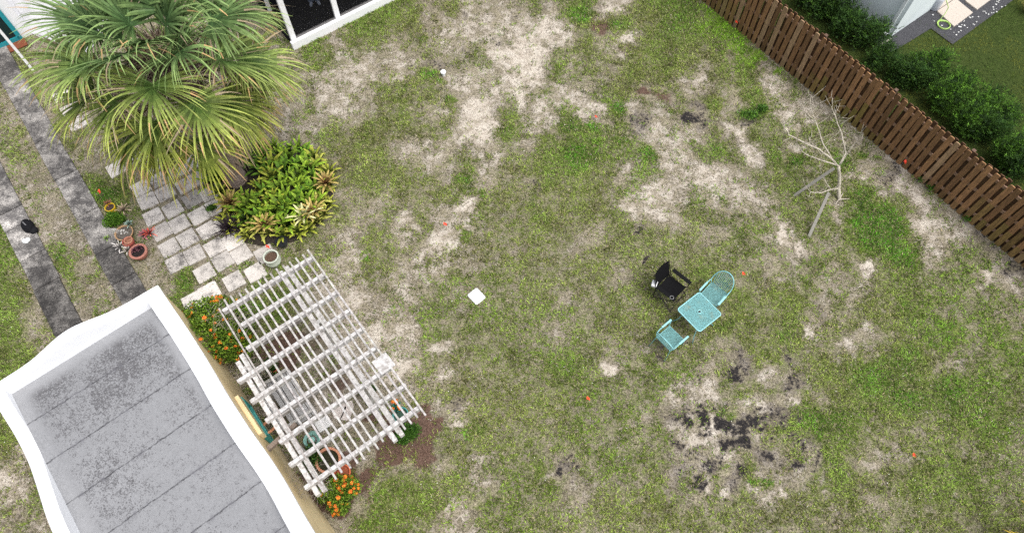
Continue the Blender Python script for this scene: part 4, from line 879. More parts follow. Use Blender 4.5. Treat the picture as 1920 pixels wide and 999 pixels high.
mb = MB((.3, .6, .6)); mb.tube([(.04*math.cos(a), .04*math.sin(a), .722) for a in [k*.3927 for k in range(16)]], .009, 6, closed=True); mb.lathe([(.022, .70), (.03, .724), (.026, .728)], c=(.02, .02, .02), n=12); mb.build('umbrella_ring', M_teal, tab)
for x, y in ((1, 1), (1, -1), (-1, 1), (-1, -1)):
    mb = MB(TQ); mb.tube([(x*.27, y*.27, .70), (x*.24, y*.24, .45), (x*.27, y*.27, .2), (x*.36, y*.36, 0)], .011, 7); mb.build('leg', M_teal, tab, True)
mb = MB(TQ); mb.tube([(.25, .25, .38), (0, 0, .34), (-.25, -.25, .38)], .007, 5); mb.tube([(.25, -.25, .38), (0, 0, .345), (-.25, .25, .38)], .007, 5); mb.build('brace', M_teal, tab)
def mchair(lab, q, ang, back_h, rec):
    o = thing('patio_chair', lab, 'chair', (q.x, q.y, 0), ang, 'turquoise metal patio chairs')
    mb = MB((.10, .24, .24)); mb.box((.0, 0, .425), (.43, .44, .012), bev=.004); mb.build('seat', M_mesh, o)
    mb = MB(TQ); mb.tube([(.22, -.22, .43), (.22, .22, .43), (-.22, .22, .43), (-.22, -.22, .43)], .010, 6, closed=True); mb.build('seat_frame', M_teal, o)
    hoop = []
    for k in range(25):
        a = math.pi*k/24; y = -.265*math.cos(a); hgt = max(0, math.sin(a))**.75; hoop.append((-.20 - rec*hgt, y, .56 + (back_h-.56)*hgt))
    mb = MB((.25, .54, .57)); mb.tube([(.27, -.265, .62)] + [(.02, -.272, .635), (-.12, -.27, .61)] + hoop + [(-.12, .27, .61), (.02, .272, .635), (.27, .265, .62)], .012, 8); mb.build('back_frame', M_teal, o, True)
    for k in range(1, 12):
        y = -.265 + .53*k/12; a = math.acos(-y/.265); hgt = math.sin(a)**.75; mb = MB(TQ); mb.tube([(-.215, y*.82, .435), (-.20 - rec*hgt, y, .56 + (back_h-.56)*hgt)], .0085, 5); mb.build('back_rod', M_teal, o)
    for sg in (-1, 1):
        mb = MB((.27, .58, .61)); mb.box((.12, sg*.27, .636), (.30, .045, .016), bev=.006); mb.build('armrest', M_teal, o)
        mb = MB(TQ); mb.tube([(.27, sg*.265, .63), (.24, sg*.24, .43), (.28, sg*.25, 0)], .011, 7); mb.build('leg', M_teal, o, True)
        mb = MB(TQ); mb.tube([(-.2, sg*.262, .57), (-.21, sg*.22, .43), (-.33, sg*.25, 0)], .011, 7); mb.build('leg', M_teal, o, True)
    return o
mchair('turquoise metal chair tucked against the far corner side of the table', W(1338, 551, .43), R(-134), .95, .20)
mchair('turquoise metal chair standing apart below and left of the table', W(1256, 634, .43), R(40), .80, .07)

# black folding camp chair
cq = W(1258, 541, .38); cc = thing('camping_chair', 'black folding camping chair with cup holder beside the turquoise table', 'chair', (cq.x, cq.y, 0), R(-44))
K = (.007, .007, .008); FR = (.006, .006, .007)
mb = MB(K); gx_ = np.linspace(-.24, .25, 7); gy_ = np.linspace(-.24, .24, 7); n0 = 0
for i in range(7):
    for j in range(7): mb.v.append((gx_[i], gy_[j], .42 + .03*(i/6) - .05*math.sin(math.pi*i/6)*math.sin(math.pi*j/6)))
for i in range(6):
    for j in range(6): mb.f.append((i*7+j, (i+1)*7+j, (i+1)*7+j+1, i*7+j+1)); mb.c.append(K)
mb.build('seat', M_fabric, cc, True)
mb = MB(K)
for i in range(7):
    for j in range(7): u = i/6; mb.v.append((-.24 - .17*u - .04*math.sin(math.pi*j/6), -.26 + .52*j/6, .40 + .52*u + (.03*math.sin(math.pi*j/6) if i == 6 else 0)))
for i in range(6):
    for j in range(6): mb.f.append((i*7+j, (i+1)*7+j, (i+1)*7+j+1, i*7+j+1)); mb.c.append(K)
mb.build('backrest', M_fabric, cc, True)
for sg in (-1, 1):
    mb = MB((.009, .009, .01)); mb.box((.03, sg*.31, .62), (.54, .10, .02), bev=.01)
    if sg == -1: mb.lathe([(.045, .0), (.05, .05), (.042, .05), (.038, .0)], cen=(.2, sg*.31, .59), n=16, c=(.03, .03, .03)); mb.tube([(.2+.045*math.cos(a), sg*.31+.045*math.sin(a), .645) for a in [k*.45 for k in range(14)]], .006, 5, c=(.3, .3, .3), closed=True)
    mb.build('armrest', M_fabric, cc)
    mb = MB(FR); mb.tube([(-.42, sg*.28, .93), (-.24, sg*.29, .42), (-.24, sg*.29, 0)], .011, 6); mb.build('back_post', M_gloss, cc)
    mb = MB(FR); mb.tube([(.26, sg*.3, .61), (.27, sg*.28, .43)], .011, 6); mb.tube([(.26, sg*.27, .43), (-.28, sg*.31, 0)], .010, 6); mb.build('leg', M_gloss, cc)
    mb = MB(FR); mb.tube([(-.24, sg*.29, .42), (.33, sg*.31, 0)], .010, 6); mb.build('leg', M_gloss, cc)
for x in (.31, -.27):
    mb = MB(FR); mb.tube([(x, -.3, .02), (x*.95, .27, .42)], .009, 6); mb.build('crossbar', M_gloss, cc); mb = MB(FR); mb.tube([(x, .3, .02), (x*.95, -.27, .42)], .009, 6); mb.build('crossbar', M_gloss, cc)
q = W(1227, 532, .5); mb = MB((.82, .82, .84)); mb.box((0, 0, 0), (.13, .16, .1), bev=.015); o = mb.build('white_box', M_plain, loc=q); o.rotation_euler = (.2, 0, R(-20)); tag(o, 'small white box hanging on the back corner of the black chair', 'box')

# ---------------------------------------------------------------- small yard objects
q = W(831, 135, .12); mb = MB((.82, .83, .85)); mb.lathe([(.055, -.14), (.055, .0), (.083, .0), (.085, .02), (.078, .035), (.02, .04)], n=12); tag(mb.build('pipe_cap', M_gloss, loc=(q.x, q.y, .1)), 'white round cleanout pipe cap in the sandy upper lawn', 'pipe cap')
q = W(893.5, 556.5); mb = MB((.82, .82, .84)); mb.box((0, 0, .03), (.36, .315, .06), bev=.03); o = mb.build('stepping_stone', M_plain, loc=(q.x, q.y, 0)); o.rotation_euler = (0, 0, R(-49)); tag(o, 'white square stepping stone alone in the middle of the lawn', 'stone'); excl([q + Matrix.Rotation(R(-49), 3, 'Z') @ Vector((x*.17, y*.15, 0)) for x, y in ((-1,-1),(1,-1),(1,1),(-1,1))])
for x, y, lb in ((184,358,'orange marker flag above the yellow plant pot'), (499,463,'orange marker flag beside the pale round planter'), (832,421,'orange marker flag on the sandy lawn left of centre'), (1116,220,'orange marker flag in the upper centre of the lawn'), (1392,514,'orange marker flag right of the turquoise chair'), (1100,747,'orange marker flag in the lower centre of the lawn'), (1711,853,'orange marker flag in the lower right lawn'), (1379,42,'orange marker flag at the fence near its top end'), (1695,302,'orange marker flag at the fence beyond the sapling'), (792,604,'')):
    if not lb: continue
    q = W(x, y, .28 if y not in (747, 220) else .1); o = thing('marker_flag', lb, 'marker flag', (q.x, q.y, 0), rnd.uniform(-1, 1), 'orange marker flags in the lawn'); h = q.z
    mb = MB((.3, .3, .3)); mb.tube([(0, 0, -.02), (.005, 0, h)], .0025, 5); mb.build('wire', M_gloss, o)
    mb = MB((.9, .07, .03)); f = .038 if y not in (747, 220) else .035
    for k in range(4):
        u0, u1 = k/4, (k+1)/4; z_ = lambda u: math.sin(u*5)*.02; mb.face([(u0*f*2, z_(u0)-f*.8, h), (u1*f*2, z_(u1)-f*.8, h-.01*k), (u1*f*2, z_(u1)+f*.8, h-.01*k+.03), (u0*f*2, z_(u0)+f*.8, h+.03)])
    mb.build('flag', M_plain, o)
# pots
def pot(name, lab, x, y, r_, h, c, soil=(.07, .05, .04), mat=None, rimw=.018, tilt=0, belly=1.0):
    q = W(x, y, h); o = thing(name, lab, 'pot', (q.x, q.y, 0)); mb = MB(c)
    mb.lathe([(r_*.7, 0), (r_*.9*belly, h*.45), (r_*.98, h*.85), (r_*1.06, h*.88), (r_*1.06, h), (r_*1.06-rimw, h), (r_*.9, h*.8), (r_*.3, h*.78)], n=28); mb.build('body', mat or M_terra, o, False)
    mb = MB(soil); mb.lathe([(r_*.92, h*.80), (r_*.6, h*.83), (r_*.02, h*.84)], n=20); mb.build('soil', M_soil, o); return o
TC = (.46, .19, .12)
pot('planter', 'pale green round planter with bare brown soil beside the pergola', 507.5, 480.5, .185, .36, (.52, .56, .48), (.13, .08, .055), M_gloss, .035, belly=1.2)
pot('flower_pot', 'black plastic pot at the lower edge of the bromeliads', 527, 452, .15, .2, (.02, .022, .028), (.02, .022, .026), M_gloss)
pot('flower_pot', 'bright yellow pot with a small reddish plant', 205.5, 388, .125, .2, (.75, .5, .02), (.1, .07, .06), M_gloss)
pot('bowl_planter', 'shallow tan bowl planter holding pale pebbles', 232, 436, .22, .14, (.42, .26, .14), (.16, .14, .12), M_terra, .025)
pot('flower_pot', 'red pot nested with an empty terracotta pot', 239.5, 452, .135, .2, (.38, .09, .07), (.4, .2, .13), M_terra, .02)
pot('flower_pot', 'empty terracotta pot standing inside the red pot', 240, 450, .1, .25, (.5, .24, .16), (.42, .2, .13), M_terra, .02)
pot('bowl_planter', 'wide terracotta bowl with dark purple succulents', 258.5, 471, .215, .2, (.40, .17, .13), (.03, .02, .02), M_terra, .06)
for dx, dy, s_ in ((-4, -1, 1), (3, 1, 1.1), (0, -5, .8), (4, -6, .8)): put_c = W(258 + dx, 468 + dy, .19)
def succ(lab, x, y, z, n, ln, wd, c1_, c2_, seed, s_=1):
    mb = brom(seed, n, ln, c1_, c2_, wd); o = mb.build('succulent', M_leaf, loc=W(x, y, z)); tag(o, lab, 'plant'); return o
succ('dark purple succulent on the left in the wide terracotta bowl', 253, 470, .16, 16, .09, .014, (.08, .03, .04), (.12, .05, .06), 41)
succ('dark purple succulent on the right in the wide terracotta bowl', 262, 466, .16, 16, .10, .015, (.06, .025, .035), (.1, .045, .055), 42)
succ('small reddish plant in the yellow pot', 204, 383, .18, 12, .13, .008, (.3, .06, .06), (.35, .1, .1), 43)
succ('purple pink succulent beside the wide terracotta bowl', 272, 441, .04, 20, .17, .022, (.22, .07, .09), (.28, .12, .13), 44)
succ('red leaved plant at the right of the potted plants', 282, 438, .08, 14, .2, .012, (.5, .05, .04), (.55, .1, .06), 45)
succ('pale grey succulent at the left of the wide terracotta bowl', 240, 470, .08, 14, .17, .015, (.35, .3, .27), (.45, .42, .38), 46)
succ('whitish trailing succulent lying on the concrete strip', 226, 464, .03, 12, .20, .012, (.45, .42, .4), (.55, .52, .5), 47)
succ('grey green rosette in the tan bowl planter', 243, 421, .14, 18, .12, .016, (.12, .18, .15), (.2, .27, .23), 48)
succ('dry straw coloured bromeliad above the tan bowl planter', 233, 394, .08, 14, .2, .012, (.36, .26, .18), (.42, .32, .24), 49)
succ('small green rosette on the strip below the tan bowl', 201, 448, .03, 12, .09, .01, (.12, .2, .04), (.18, .28, .05), 50)
bush('shrub', 'fleshy bright green plant sprawling between yellow pot and tan bowl', 'plant', W(217, 417), .33, .22, .3, 2300, .045, .016, [(.08, .19, .02), (.13, .29, .03), (.05, .12, .02), (.2, .36, .05)], 36, rz=R(20))
mb = MB((.5, .48, .46)); r = random.Random(2)
for k in range(14): a = R(200) + k*.16; mb.tube([(0, 0, .1), (.14*math.cos(a), .12*math.sin(a), .16), (.26*math.cos(a+.2), .24*math.sin(a+.2), .03)], .006, 4)
tag(mb.build('wire_stand', M_plain, loc=W(222, 432)), 'pale wiry twigs at the left of the tan bowl planter', 'twigs')
for k in range(9):
    q = W(232 + rnd.uniform(-9, 9), 435 + rnd.uniform(-4, 4), .12); mb = MB(); tn = rnd.uniform(.4, .6); mb.lathe([(.005, -.015), (.026, 0), (.02, .018), (.004, .024)], n=8, c=(tn, tn*.96, tn*.9)); tag(mb.build('pebble', M_plain, loc=q, smooth=True), 'pale pebble in the tan bowl planter', 'pebble', 'pebbles in the tan bowl planter')
bk = thing('bag', 'black bag lying on the left concrete strip', 'bag', W(56, 427), R(-50))
mb = MB((.012, .012, .014)); mb.lathe([(.02, 0), (.17, .01), (.20, .08), (.17, .16), (.08, .2), (.01, .21)], n=20, sx=1.15, sy=.75); mb.build('body', M_fabric, bk, True)
mb = MB((.015, .015, .017)); mb.lathe([(.02, 0), (.09, .01), (.11, .06), (.08, .12), (.01, .13)], cen=(.2, .06, 0), n=14); mb.build('pocket', M_fabric, bk, True)
mb = MB((.2, .2, .21)); mb.tube([(-.1, -.03, .2), (-.04, -.02, .235), (.06, 0, .2)], .012, 6); mb.build('handle', M_fabric, bk)
mb = MB((.8, .82, .82)); mb.lathe([(.01, 0), (.05, .01), (.06, .04), (.04, .07), (.005, .08)], cen=(-.05, 0, 0), n=14); mb.lathe([(.01, 0), (.055, .01), (.065, .04), (.05, .075), (.005, .085)], cen=(.04, .02, 0), n=14); mb.box((0, -.045, .03), (.13, .06, .05), bev=.015)
o = mb.build('bundle', M_plain, loc=W(53, 454)+Vector((0, 0, .05)), smooth=True); tag(o, 'small rounded white bundle lying against the black bag', 'bundle')

# under the pergola
bench = thing('bench', 'weathered grey wooden bench under the pergola', 'bench', W(556, 757), A1)
for k in range(5): mb = MB(); tn = rnd.uniform(.36, .46); mb.box((0, -.24 + k*.12, .42), (1.25, .105, .025), c=(tn, tn, tn*1.02), bev=.005); mb.build('seat_slat', M_greywood, bench)
for k in range(2): mb = MB(); mb.box((0, -.42 - k*.08, .55 + k*.12), (1.25, .10, .02), c=(.5, .5, .51), bev=.005); mb.build('back_slat', M_greywood, bench)
for x in (-.52, .52):
    for y in (-.3, .22): mb = MB((.4, .39, .38)); mb.box((x, y, .2), (.07, .07, .41), bev=.005); mb.build('leg', M_greywood, bench)
    mb = MB((.5, .49, .48)); mb.box((x*1.12, -.05, .6), (.07, .6, .03), bev=.005); mb.build('armrest', M_greywood, bench)
pot('flower_pot', 'cream coloured tall pot behind the grey bench', 549, 720, .13, .34, (.72, .62, .42), (.22, .12, .06), M_gloss)
pot('flower_pot', 'dark red pot behind the grey bench', 534, 732, .11, .25, (.22, .06, .06), (.05, .03, .02), M_gloss)
pot('flower_pot', 'orange pot among dark leaves under the pergola', 512, 690, .09, .3, (.62, .16, .08), (.1, .05, .03), M_terra)
mb = MB((.78, .68, .46)); mb.lathe([(.01, 0), (.07, .01), (.075, .05), (.05, .07), (.005, .075)], n=14); tag(mb.build('saucer', M_gloss, loc=W(561, 739)), 'small round cream dish beside the cream pot', 'dish')
pot('urn', 'large terracotta urn under the lower end of the pergola', 615, 862, .26, .45, (.52, .24, .15), (.04, .04, .02), M_terra, .05)
pot('flower_pot', 'bright orange pot beside the lower orange flowered bush', 641, 885, .17, .33, (.66, .17, .07), (.4, .12, .06), M_terra)
pot('flower_pot', 'glazed teal pot with orange flowers at the right of the pergola', 751, 777, .17, .3, (.06, .3, .28), (.05, .1, .07), M_gloss, .02)
bush('flower', 'orange and teal flowering plant in the glazed teal pot', 'plant', W(747, 770)+Vector((0, 0, .22)), .13, .12, .18, 300, .05, .016, [(.05, .25, .2), (.08, .3, .22), (.05, .14, .05)], 52, 7, [(.85, .16, .03), (.8, .1, .05)], stems=3)
mb = MB((.6, .27, .15)); mb.tube([(.0, .17*math.cos(a), .17*math.sin(a)) for a in [k*.3927 for k in range(16)]], .028, 8, closed=True); q = W(503, 800); o = mb.build('clay_ring', M_terra, loc=(q.x, q.y, 1.25), smooth=True); o.rotation_euler = (0, R(60), HA); q = W(503, 800, 1.25); o.location = q; tag(o, 'terracotta ring hanging beside the house window', 'ring')
hs_ = W(592, 832); mb = MB((.22, .42, .38)); mb.tube([((.12 + .001*k)*math.cos(k*.35), (.12 + .001*k)*math.sin(k*.35), .03 + .0012*k) for k in range(60)], .016, 6); mb.lathe([(.04, 0), (.07, .02), (.07, .1), (.03, .12)], n=16, c=(.25, .48, .42)); tag(mb.build('garden_hose', M_gloss, loc=(hs_.x, hs_.y, .3), smooth=True), 'coiled teal hose on a holder beside the grey bench', 'hose')
mb = MB((.18, .18, .17)); mb.lathe([(.12, 0), (.13, .01), (.1, .29), (.02, .3)], n=14); mb.build('hose_stool', M_plain, loc=(hs_.x, hs_.y, 0)); tag(bpy.data.objects['hose_stool'], 'dark stool carrying the coiled teal hose', 'stool')
q = W(604, 793, .02); mb = MB((.72, .72, .72)); mb.box((0, 0, .03), (.33, .3, .05), bev=.012); o = mb.build('stepping_stone', M_plain, loc=(q.x, q.y, 0)); o.rotation_euler = (0, 0, A1); tag(o, 'square white stone under the pergola beside the bench', 'stone')
t = NT('pink_stone'); n = t.noise(7, 5, .7); M_pink = t.out(t.mix(t.step(n, .5, .75), (.62, .56, .53), (.45, .4, .37)), .8, .3, n, .3, .004)
for pl_, lb in (((( 622,770),(632,760),(646,755),(650,765),(640,787),(628,785)), 'left piece of pinkish broken flagstone under the pergola'), (((650,755),(661,751),(664,763),(657,784),(650,789),(638,787),(645,770)), 'right piece of pinkish broken flagstone under the pergola')):
    cs = [W(*p) for p in pl_]; cen = sum(cs, Vector((0, 0, 0)))/len(cs); mb = MB(); n = len(cs)
    for z in (0, .04):
        for p in cs: mb.v.append((p.x-cen.x, p.y-cen.y, z))
    mb.f += [tuple(range(n, 2*n)), tuple(range(n-1, -1, -1))] + [(k, (k+1) % n, n+(k+1) % n, n+k) for k in range(n)]; mb.c += [(1, 1, 1)]*(n+2); tag(mb.build('flagstone', M_pink, loc=(cen.x, cen.y, .01)), lb, 'flagstone', 'pinkish flagstones under the pergola')
q = W(1640, 666, .03)

# ---------------------------------------------------------------- porch
PO = W(557, 92); porch = thing('porch', 'white framed screened porch with dark interior at the top edge', 'porch', PO, R(36.9))
mb = MB((1.02, 1.02, 1.04)); mb.box((4, .06, .09), (8.2, .12, .34), bev=.01); mb.build('curb', M_white, porch)
mb = MB((.17, .165, .165)); mb.box((4.05, .19, .18), (8, .14, .1)); mb.build('sill', M_plain, porch)
mb = MB((.012, .012, .014)); mb.box((4, 2.4, .06), (8.1, 4.3, .1)); mb.build('floor', M_fabric, porch)  # near-black floor colour carries the shade of the porch interior
for x in (.05, 1.57, 3.1, 4.7, 6.3): mb = MB((1.02, 1.02, 1.04)); mb.box((x, .19, 1.35), (.16, .10, 2.3), bev=.006); mb.build('post', M_white, porch)
for y in (1.7, 3.4): mb = MB((1.02,)*3); mb.box((.05, y, 1.35), (.1, .1, 2.3)); mb.build('post', M_white, porch)
mb = MB((.25, .25, .26)); mb.box((4, 2.3, 2.6), (8.6, 4.7, .12)); mb.build('roof', M_plain, porch)
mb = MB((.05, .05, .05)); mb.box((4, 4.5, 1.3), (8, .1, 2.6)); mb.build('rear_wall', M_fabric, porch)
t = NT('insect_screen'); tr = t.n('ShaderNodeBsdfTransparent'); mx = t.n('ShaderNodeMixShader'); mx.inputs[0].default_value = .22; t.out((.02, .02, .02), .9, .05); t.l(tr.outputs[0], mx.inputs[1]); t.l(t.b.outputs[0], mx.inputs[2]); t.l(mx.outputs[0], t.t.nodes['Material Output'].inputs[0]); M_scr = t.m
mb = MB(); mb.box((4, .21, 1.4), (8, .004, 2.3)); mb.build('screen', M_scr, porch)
m_ = Matrix.Rotation(R(36.9), 3, 'Z'); excl([PO + m_ @ Vector(p) for p in ((0, 0, 0), (8, 0, 0), (8, 4.5, 0), (0, 4.5, 0))])
# ---------------------------------------------------------------- left house with teal door, patio
LB = W(60, 64); lh = thing('house', 'house corner with a teal framed door at the upper left edge', 'house', LB, A1)
t = NT('grey_white_concrete'); n = t.noise(3, 6, .7); M_pat = t.out(t.mix(t.step(n, .4, .7), (.5, .5, .51), (.36, .36, .37)), .9, .2, n, .3, .01)
mb = MB((.95, .95, .97)); mb.box((-2.5, -2, 1.3), (5, 4, 2.7)); mb.build('wall', M_white, lh)
mb = MB((.62, .42, .24)); mb.box((.012, -2.2, 1.3), (.03, 3.4, 2.5)); mb.build('cladding', M_plain, lh)
dr = MB((.02, .27, .32)); 
for (y, z, sy, sz) in ((-.33, 1.1, .12, 2.1), (-1.35, 1.1, .12, 2.1), (-.84, .1, 1.0, .14), (-.84, 2.1, 1.0, .12), (-.84, 1.1, 1.0, .08)): dr.box((.05, y, z), (.06, sy, sz))
d_ = dr.build('door', M_gloss, lh); mb = MB((.01, .025, .03)); mb.box((.035, -.84, 1.1), (.03, .92, 2.0)); mb.build('pane', M_gloss, d_)
mb = MB((.22, .07, .04)); q = LB + D1*.22 - D2*.6; mb.box((0, 0, .02), (.35, .7, .03)); o = mb.build('doormat', M_fabric, loc=(q.x, q.y, 0)); o.rotation_euler = (0, 0, A1); tag(o, 'reddish brown doormat at the teal framed door', 'doormat')
q = W(62, 132); mb = MB((1.03, 1.03, 1.05)); mb.box((0, 0, 1.2), (.07, .07, 2.5), bev=.006); o = mb.build('awning_post', M_white, loc=(q.x, q.y, 0)); o.rotation_euler = (0, 0, A1); tag(o, 'thin white post standing at the left edge of the palm', 'post')
pc = [LB, W(160, 110), W(225, 20), W(225, -80), W(0, -80), W(10, -20)]; mb = MB(); mb.face([(p.x-LB.x, p.y-LB.y, .025) for p in pc]); o = mb.build('patio', M_pat, loc=LB); o['kind'] = 'structure'; excl(pc)

# ---------------------------------------------------------------- people
def person(lab, foot, ang, skin, top, bottom, barefoot, stance=.11):
    o = thing('person', lab, 'person', foot, ang); hip = .92; V_ = []; E_ = []; Rr = []
    def add(p, r_, par=None):
        V_.append(p); Rr.append(r_); i = len(V_)-1
        if par is not None: E_.append((par, i))
        return i
    pel = add((0, 0, hip+.03), .125); ab1 = add((0, 0, 1.12), .115, pel); chst = add((0, 0, 1.32), .13, ab1); nk0 = add((0, 0, 1.46), .07, chst); nk = add((.01, 0, 1.53), .05, nk0); hd = add((.015, 0, 1.60), .075, nk); hd2 = add((.02, 0, 1.69), .085, hd); add((.01, 0, 1.76), .05, hd2)
    nz = add((.095, 0, 1.65), .014, hd2)
    for s_ in (-1, 1):
        hp0 = add((0, s_*.085, hip-.02), .095, pel); kn = add((.02, s_*stance, .5), .062, hp0); ca = add((-.01, s_*stance, .33), .056, kn); an = add((0, s_*stance, .09), .038, ca); fb = add((.07, s_*(stance+.01), .045), .038, an); add((.17, s_*(stance+.03), .03), .03, fb)
        sh = add((0, s_*.16, 1.42), .06, chst); el = add((-.03, s_*.22, 1.15), .045, sh); wr = add((.08, s_*.22, .92), .03, el); pa = add((.11, s_*.215, .86), .032, wr)
        for f in range(4): k1 = add((.125 + .008*f, s_*(.20 + .012*f), .80), .010, pa); add((.12 + .01*f, s_*(.195 + .012*f), .755 + .006*abs(f-1.5)), .009, k1)
        k1 = add((.14, s_*.19, .84), .011, pa); add((.155, s_*.18, .805), .010, k1)
        add((.01, s_*.088, 1.65), .014, hd2)
    me = bpy.data.meshes.new('body'); me.from_pydata(V_, E_, []); b = bpy.data.objects.new('body', me); col.objects.link(b); b.parent = o
    md = b.modifiers.new('s', 'SKIN'); md.use_smooth_shade = True
    for i, r_ in enumerate(Rr): me.skin_vertices[0].data[i].radius = (r_, r_)
    me.skin_vertices[0].data[0].use_root = True; b.modifiers.new('ss', 'SUBSURF').levels = 1; b.modifiers['ss'].render_levels = 1
    t = NT('skin'); me.materials.append(t.out(skin, .5, .4))
    m2 = MB(bottom)
    for s_ in (-1, 1): m2.tube([(0, s_*.07, hip+.04), (0, s_*.088, hip-.06), (.02, s_*stance, .5), (0, s_*stance, .3), (.005, s_*stance, .07)], [.125, .115, .085, .082, .088], 14)
    m2.build('trousers', M_fabric, o, True)
    m2 = MB(top); m2.tube([(0, 0, hip-.02), (0, 0, 1.12), (0, 0, 1.34), (0, 0, 1.44)], [.15, .145, .165, .10], 16)
    for s_ in (-1, 1): m2.tube([(0, s_*.13, 1.41), (0, s_*.18, 1.36), (-.02, s_*.215, 1.2)], [.07, .07, .06], 10)
    m2.build('shirt', M_fabric, o, True)
    m2 = MB((.05, .03, .02)); m2.lathe([(.095, 1.66), (.10, 1.71), (.085, 1.77), (.04, 1.80), (.01, 1.805)], cen=(-.012, 0, 0), n=16); m2.build('hair', M_fabric, o, True)
    if not barefoot:
        m2 = MB((.3, .33, .4))
        for s_ in (-1, 1): m2.tube([(-.06, s_*stance, .04), (0, s_*stance, .05), (.08, s_*(stance+.01), .05), (.17, s_*(stance+.03), .035), (.22, s_*(stance+.03), .03)], [.035, .05, .05, .045, .02], 10)
        m2.build('shoes', M_fabric, o, True)
    else:
        m2 = MB(skin)
        for s_ in (-1, 1):
            for f in range(5): y = s_*(stance - .005 + .017*f*1.0); m2.tube([(.15, y, .028), (.205 - .008*f, y + s_*.004, .02), (.222 - .01*f, y + s_*.004, .014)], [.016, .013 if f else .016, .006], 7)
        m2.build('toes', M_plain, o, True)
    return o
fq = W(583, 10) + Vector((0, 0, .11)); person('person in light blue jeans standing inside the dark screened porch', W(590, 4, .11), R(-75), (.45, .27, .2), (.3, .3, .32), (.30, .37, .5), False, .10)
person('barefoot person at the left edge with only the toes in view', W(-20, 306), R(-12), (.50, .24, .19), (.4, .4, .42), (.3, .3, .32), True, .09)

# ---------------------------------------------------------------- grass, weeds and litter
def keep(x, y):
    m = np.ones(len(x), bool)
    for P_ in EXCL:
        c = sum(p[0] for p in P_)/len(P_), sum(p[1] for p in P_)/len(P_); ins = np.ones(len(x), bool); n = len(P_)
        for i in range(n):
            ax_, ay_ = P_[i]; bx2, by2 = P_[(i+1) % n]; s_ = (bx2-ax_)*(y-ay_) - (by2-ay_)*(x-ax_); sc = (bx2-ax_)*(c[1]-ay_) - (by2-ay_)*(c[0]-ax_); ins &= (s_*sc > 0)
        m &= ~ins
    return m
def blades(name, N, sel, ln, wd, colf, lab, seed, flat=.6):
    r = np.random.default_rng(seed); x = r.uniform(-17.5, 17.5, N); y = r.uniform(.8, 20.5, N); px, py = Pn(x, y); m = (px > -60) & (px < 1980) & (py > -60) & (py < 1060); x, y = x[m], y[m]
    m = sel(r, x, y); x, y = x[m], y[m]; m = keep(x, y); x, y = x[m], y[m]; n = len(x)
    az = r.uniform(0, 2*np.pi, n); tl = r.uniform(.15, 1.25, n)*flat; L = ln*(.5 + r.random(n)); h = np.stack([np.cos(az), np.sin(az), np.zeros(n)], 1); s_ = np.stack([-np.sin(az), np.cos(az), np.zeros(n)], 1)
    B = np.stack([x, y, np.full(n, -.01)], 1); d1_ = h*np.sin(tl)[:, None] + np.array([0, 0, 1])*np.cos(tl)[:, None]; tip = B + d1_*L[:, None] + h*(L*.25)[:, None]; w_ = (wd*(.6 + .8*r.random(n)))[:, None]*s_
    mid = B + d1_*(L*.5)[:, None]
    V_ = np.stack([B - w_*.6, mid - w_, tip, mid + w_], 1).reshape(-1, 3); F_ = np.arange(n*4).reshape(n, 4); C_ = colf(r, x, y, n)
    o = npmesh(name, V_, F_, C_, M_grass, 4); tag(o, lab, 'grass', kind='stuff'); return o
yard = lambda x, y: ((x-F0.x)*FN.x + (y-F0.y)*FN.y) < -.05
def selg(r, x, y):
    c = cover(x, y); cl = fbm(x, y, 2.4, 81); fine = fbm(x, y, 9, 91, 2); p = np.clip(c[:, 1]*1.25 - .12 + (cl-.5)*2.3 + (fine-.5)*1.9 - c[:, 0]*.5 - c[:, 2]*1.3 - .06, .0, 1); p = np.clip(p + np.clip((fbm(x, y, 4.6, 111, 3)-.60)*9, 0, 1)*(.25 + c[:, 1]), 0, 1); return yard(x, y) & (r.random(len(x)) < p)
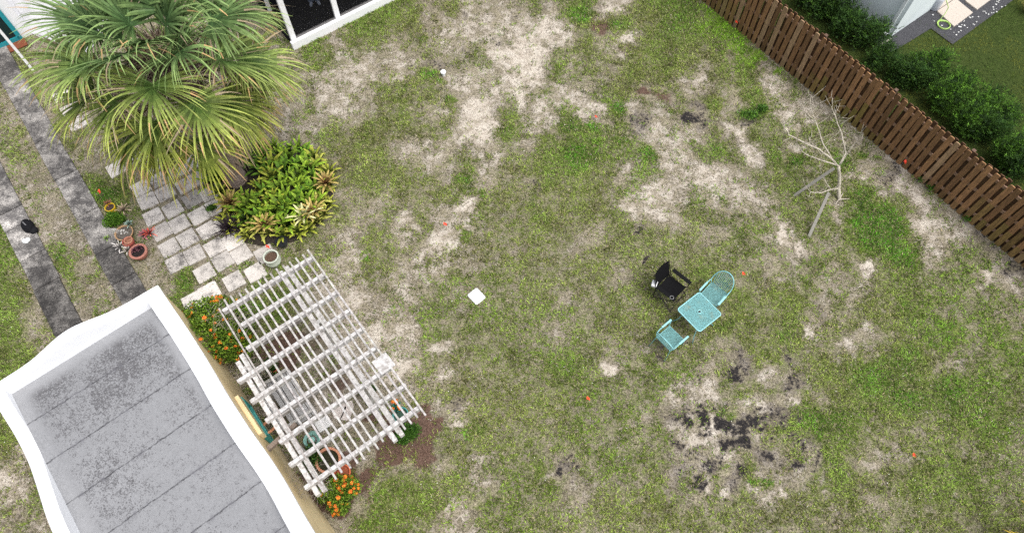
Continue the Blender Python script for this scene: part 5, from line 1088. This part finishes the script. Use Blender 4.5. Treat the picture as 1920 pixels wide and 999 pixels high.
def colg(r, x, y, n):
    u = fbm(x, y, .45, 95)[:, None]; c = cover(x, y); lush = np.clip((c[:, 1:2]-.75)*2, 0, 1); A_ = np.array([.205, .31, .045]); B_ = np.array([.265, .33, .075]); G_ = np.array([.12, .33, .025]); L_ = np.array([.24, .46, .035])
    b = A_ + (B_-A_)*np.clip((u-.4)*5, 0, 1); b = b + (G_-b)*lush; b = b + (L_-b)*np.clip(c[:, 4:5], 0, 1); tan = (r.random((n, 1)) < .16)
    m1 = np.clip((fbm(x, y, 1.7, 121)-.5)*4, -1, 1)[:, None]; m2 = np.clip((fbm(x, y, 6.5, 127, 2)-.5)*3, -1, 1)[:, None]; b = b*(1 + .32*m1*np.array([.8, 1, .8]) + .35*m2); b = np.where(tan, np.array([.36, .31, .18]), b); return np.clip(b*(.3 + 1.35*r.random((n, 1))**1.4), .004, 1)
blades('grass', 1150000, selg, .068, .0075, colg, 'short patchy green lawn grass', 5, .95)
def selt(r, x, y):
    c = cover(x, y); p = np.clip(.34 - c[:, 0]*.30 + (fbm(x, y, 2.0, 85)-.5)*.9 - c[:, 2]*.8, .02, 1); return yard(x, y) & (r.random(len(x)) < p)
def colt(r, x, y, n):
    c = cover(x, y); b = np.array([.33, .285, .205]) + (np.array([.2, .17, .14])-np.array([.33, .285, .205]))*(r.random((n, 1)) < .45); b = np.where(c[:, 3:4] > .5, np.array([.2, .12, .09]), b); return b*(.6 + .8*r.random((n, 1)))
blades('dry_grass', 420000, selt, .06, .006, colt, 'dry straw coloured thatch between the green grass', 6, 1.25)
blades('neighbour_grass', 420000, lambda r, x, y: (((x-F0.x)*FN.x + (y-F0.y)*FN.y) > .12) & (r.random(len(x)) < .9), .06, .0055, lambda r, x, y, n: (np.array([.075, .13, .022]) + (np.array([.18, .20, .035])-np.array([.075, .13, .022]))*np.clip((fbm(x, y, 1.2, 97)-.45)*5, 0, 1)[:, None])*(.5 + .9*r.random((n, 1))), 'dense dark green lawn beyond the fence', 8, .8)
# tiny white flowers and bits
r = np.random.default_rng(9); N = 9000; x = r.uniform(-16, 16, N); y = r.uniform(.8, 20, N); m = yard(x, y) & keep(x, y) & (r.random(N) < np.clip((fbm(x, y, .8, 99)-.38)*3.2, .05, 1)); x, y = x[m], y[m]; n = len(x); s_ = r.uniform(.005, .013, n)
a = r.uniform(0, 6.3, n); P_ = []
for k in range(4): aa = a + k*np.pi/2; P_.append(np.stack([x + np.cos(aa)*s_, y + np.sin(aa)*s_*.8, .03 + .02*r.random(n)], 1))
C_ = np.where(r.random((n, 1)) < .75, np.array([.7, .7, .64]), np.array([.5, .42, .25]))*(.7+.4*r.random((n, 1)))
tag(npmesh('fallen_petals', np.stack(P_, 1).reshape(-1, 3), np.arange(n*4).reshape(n, 4), C_, M_plain, 4), 'tiny white flowers and bits scattered over the lawn', 'litter', kind='stuff')
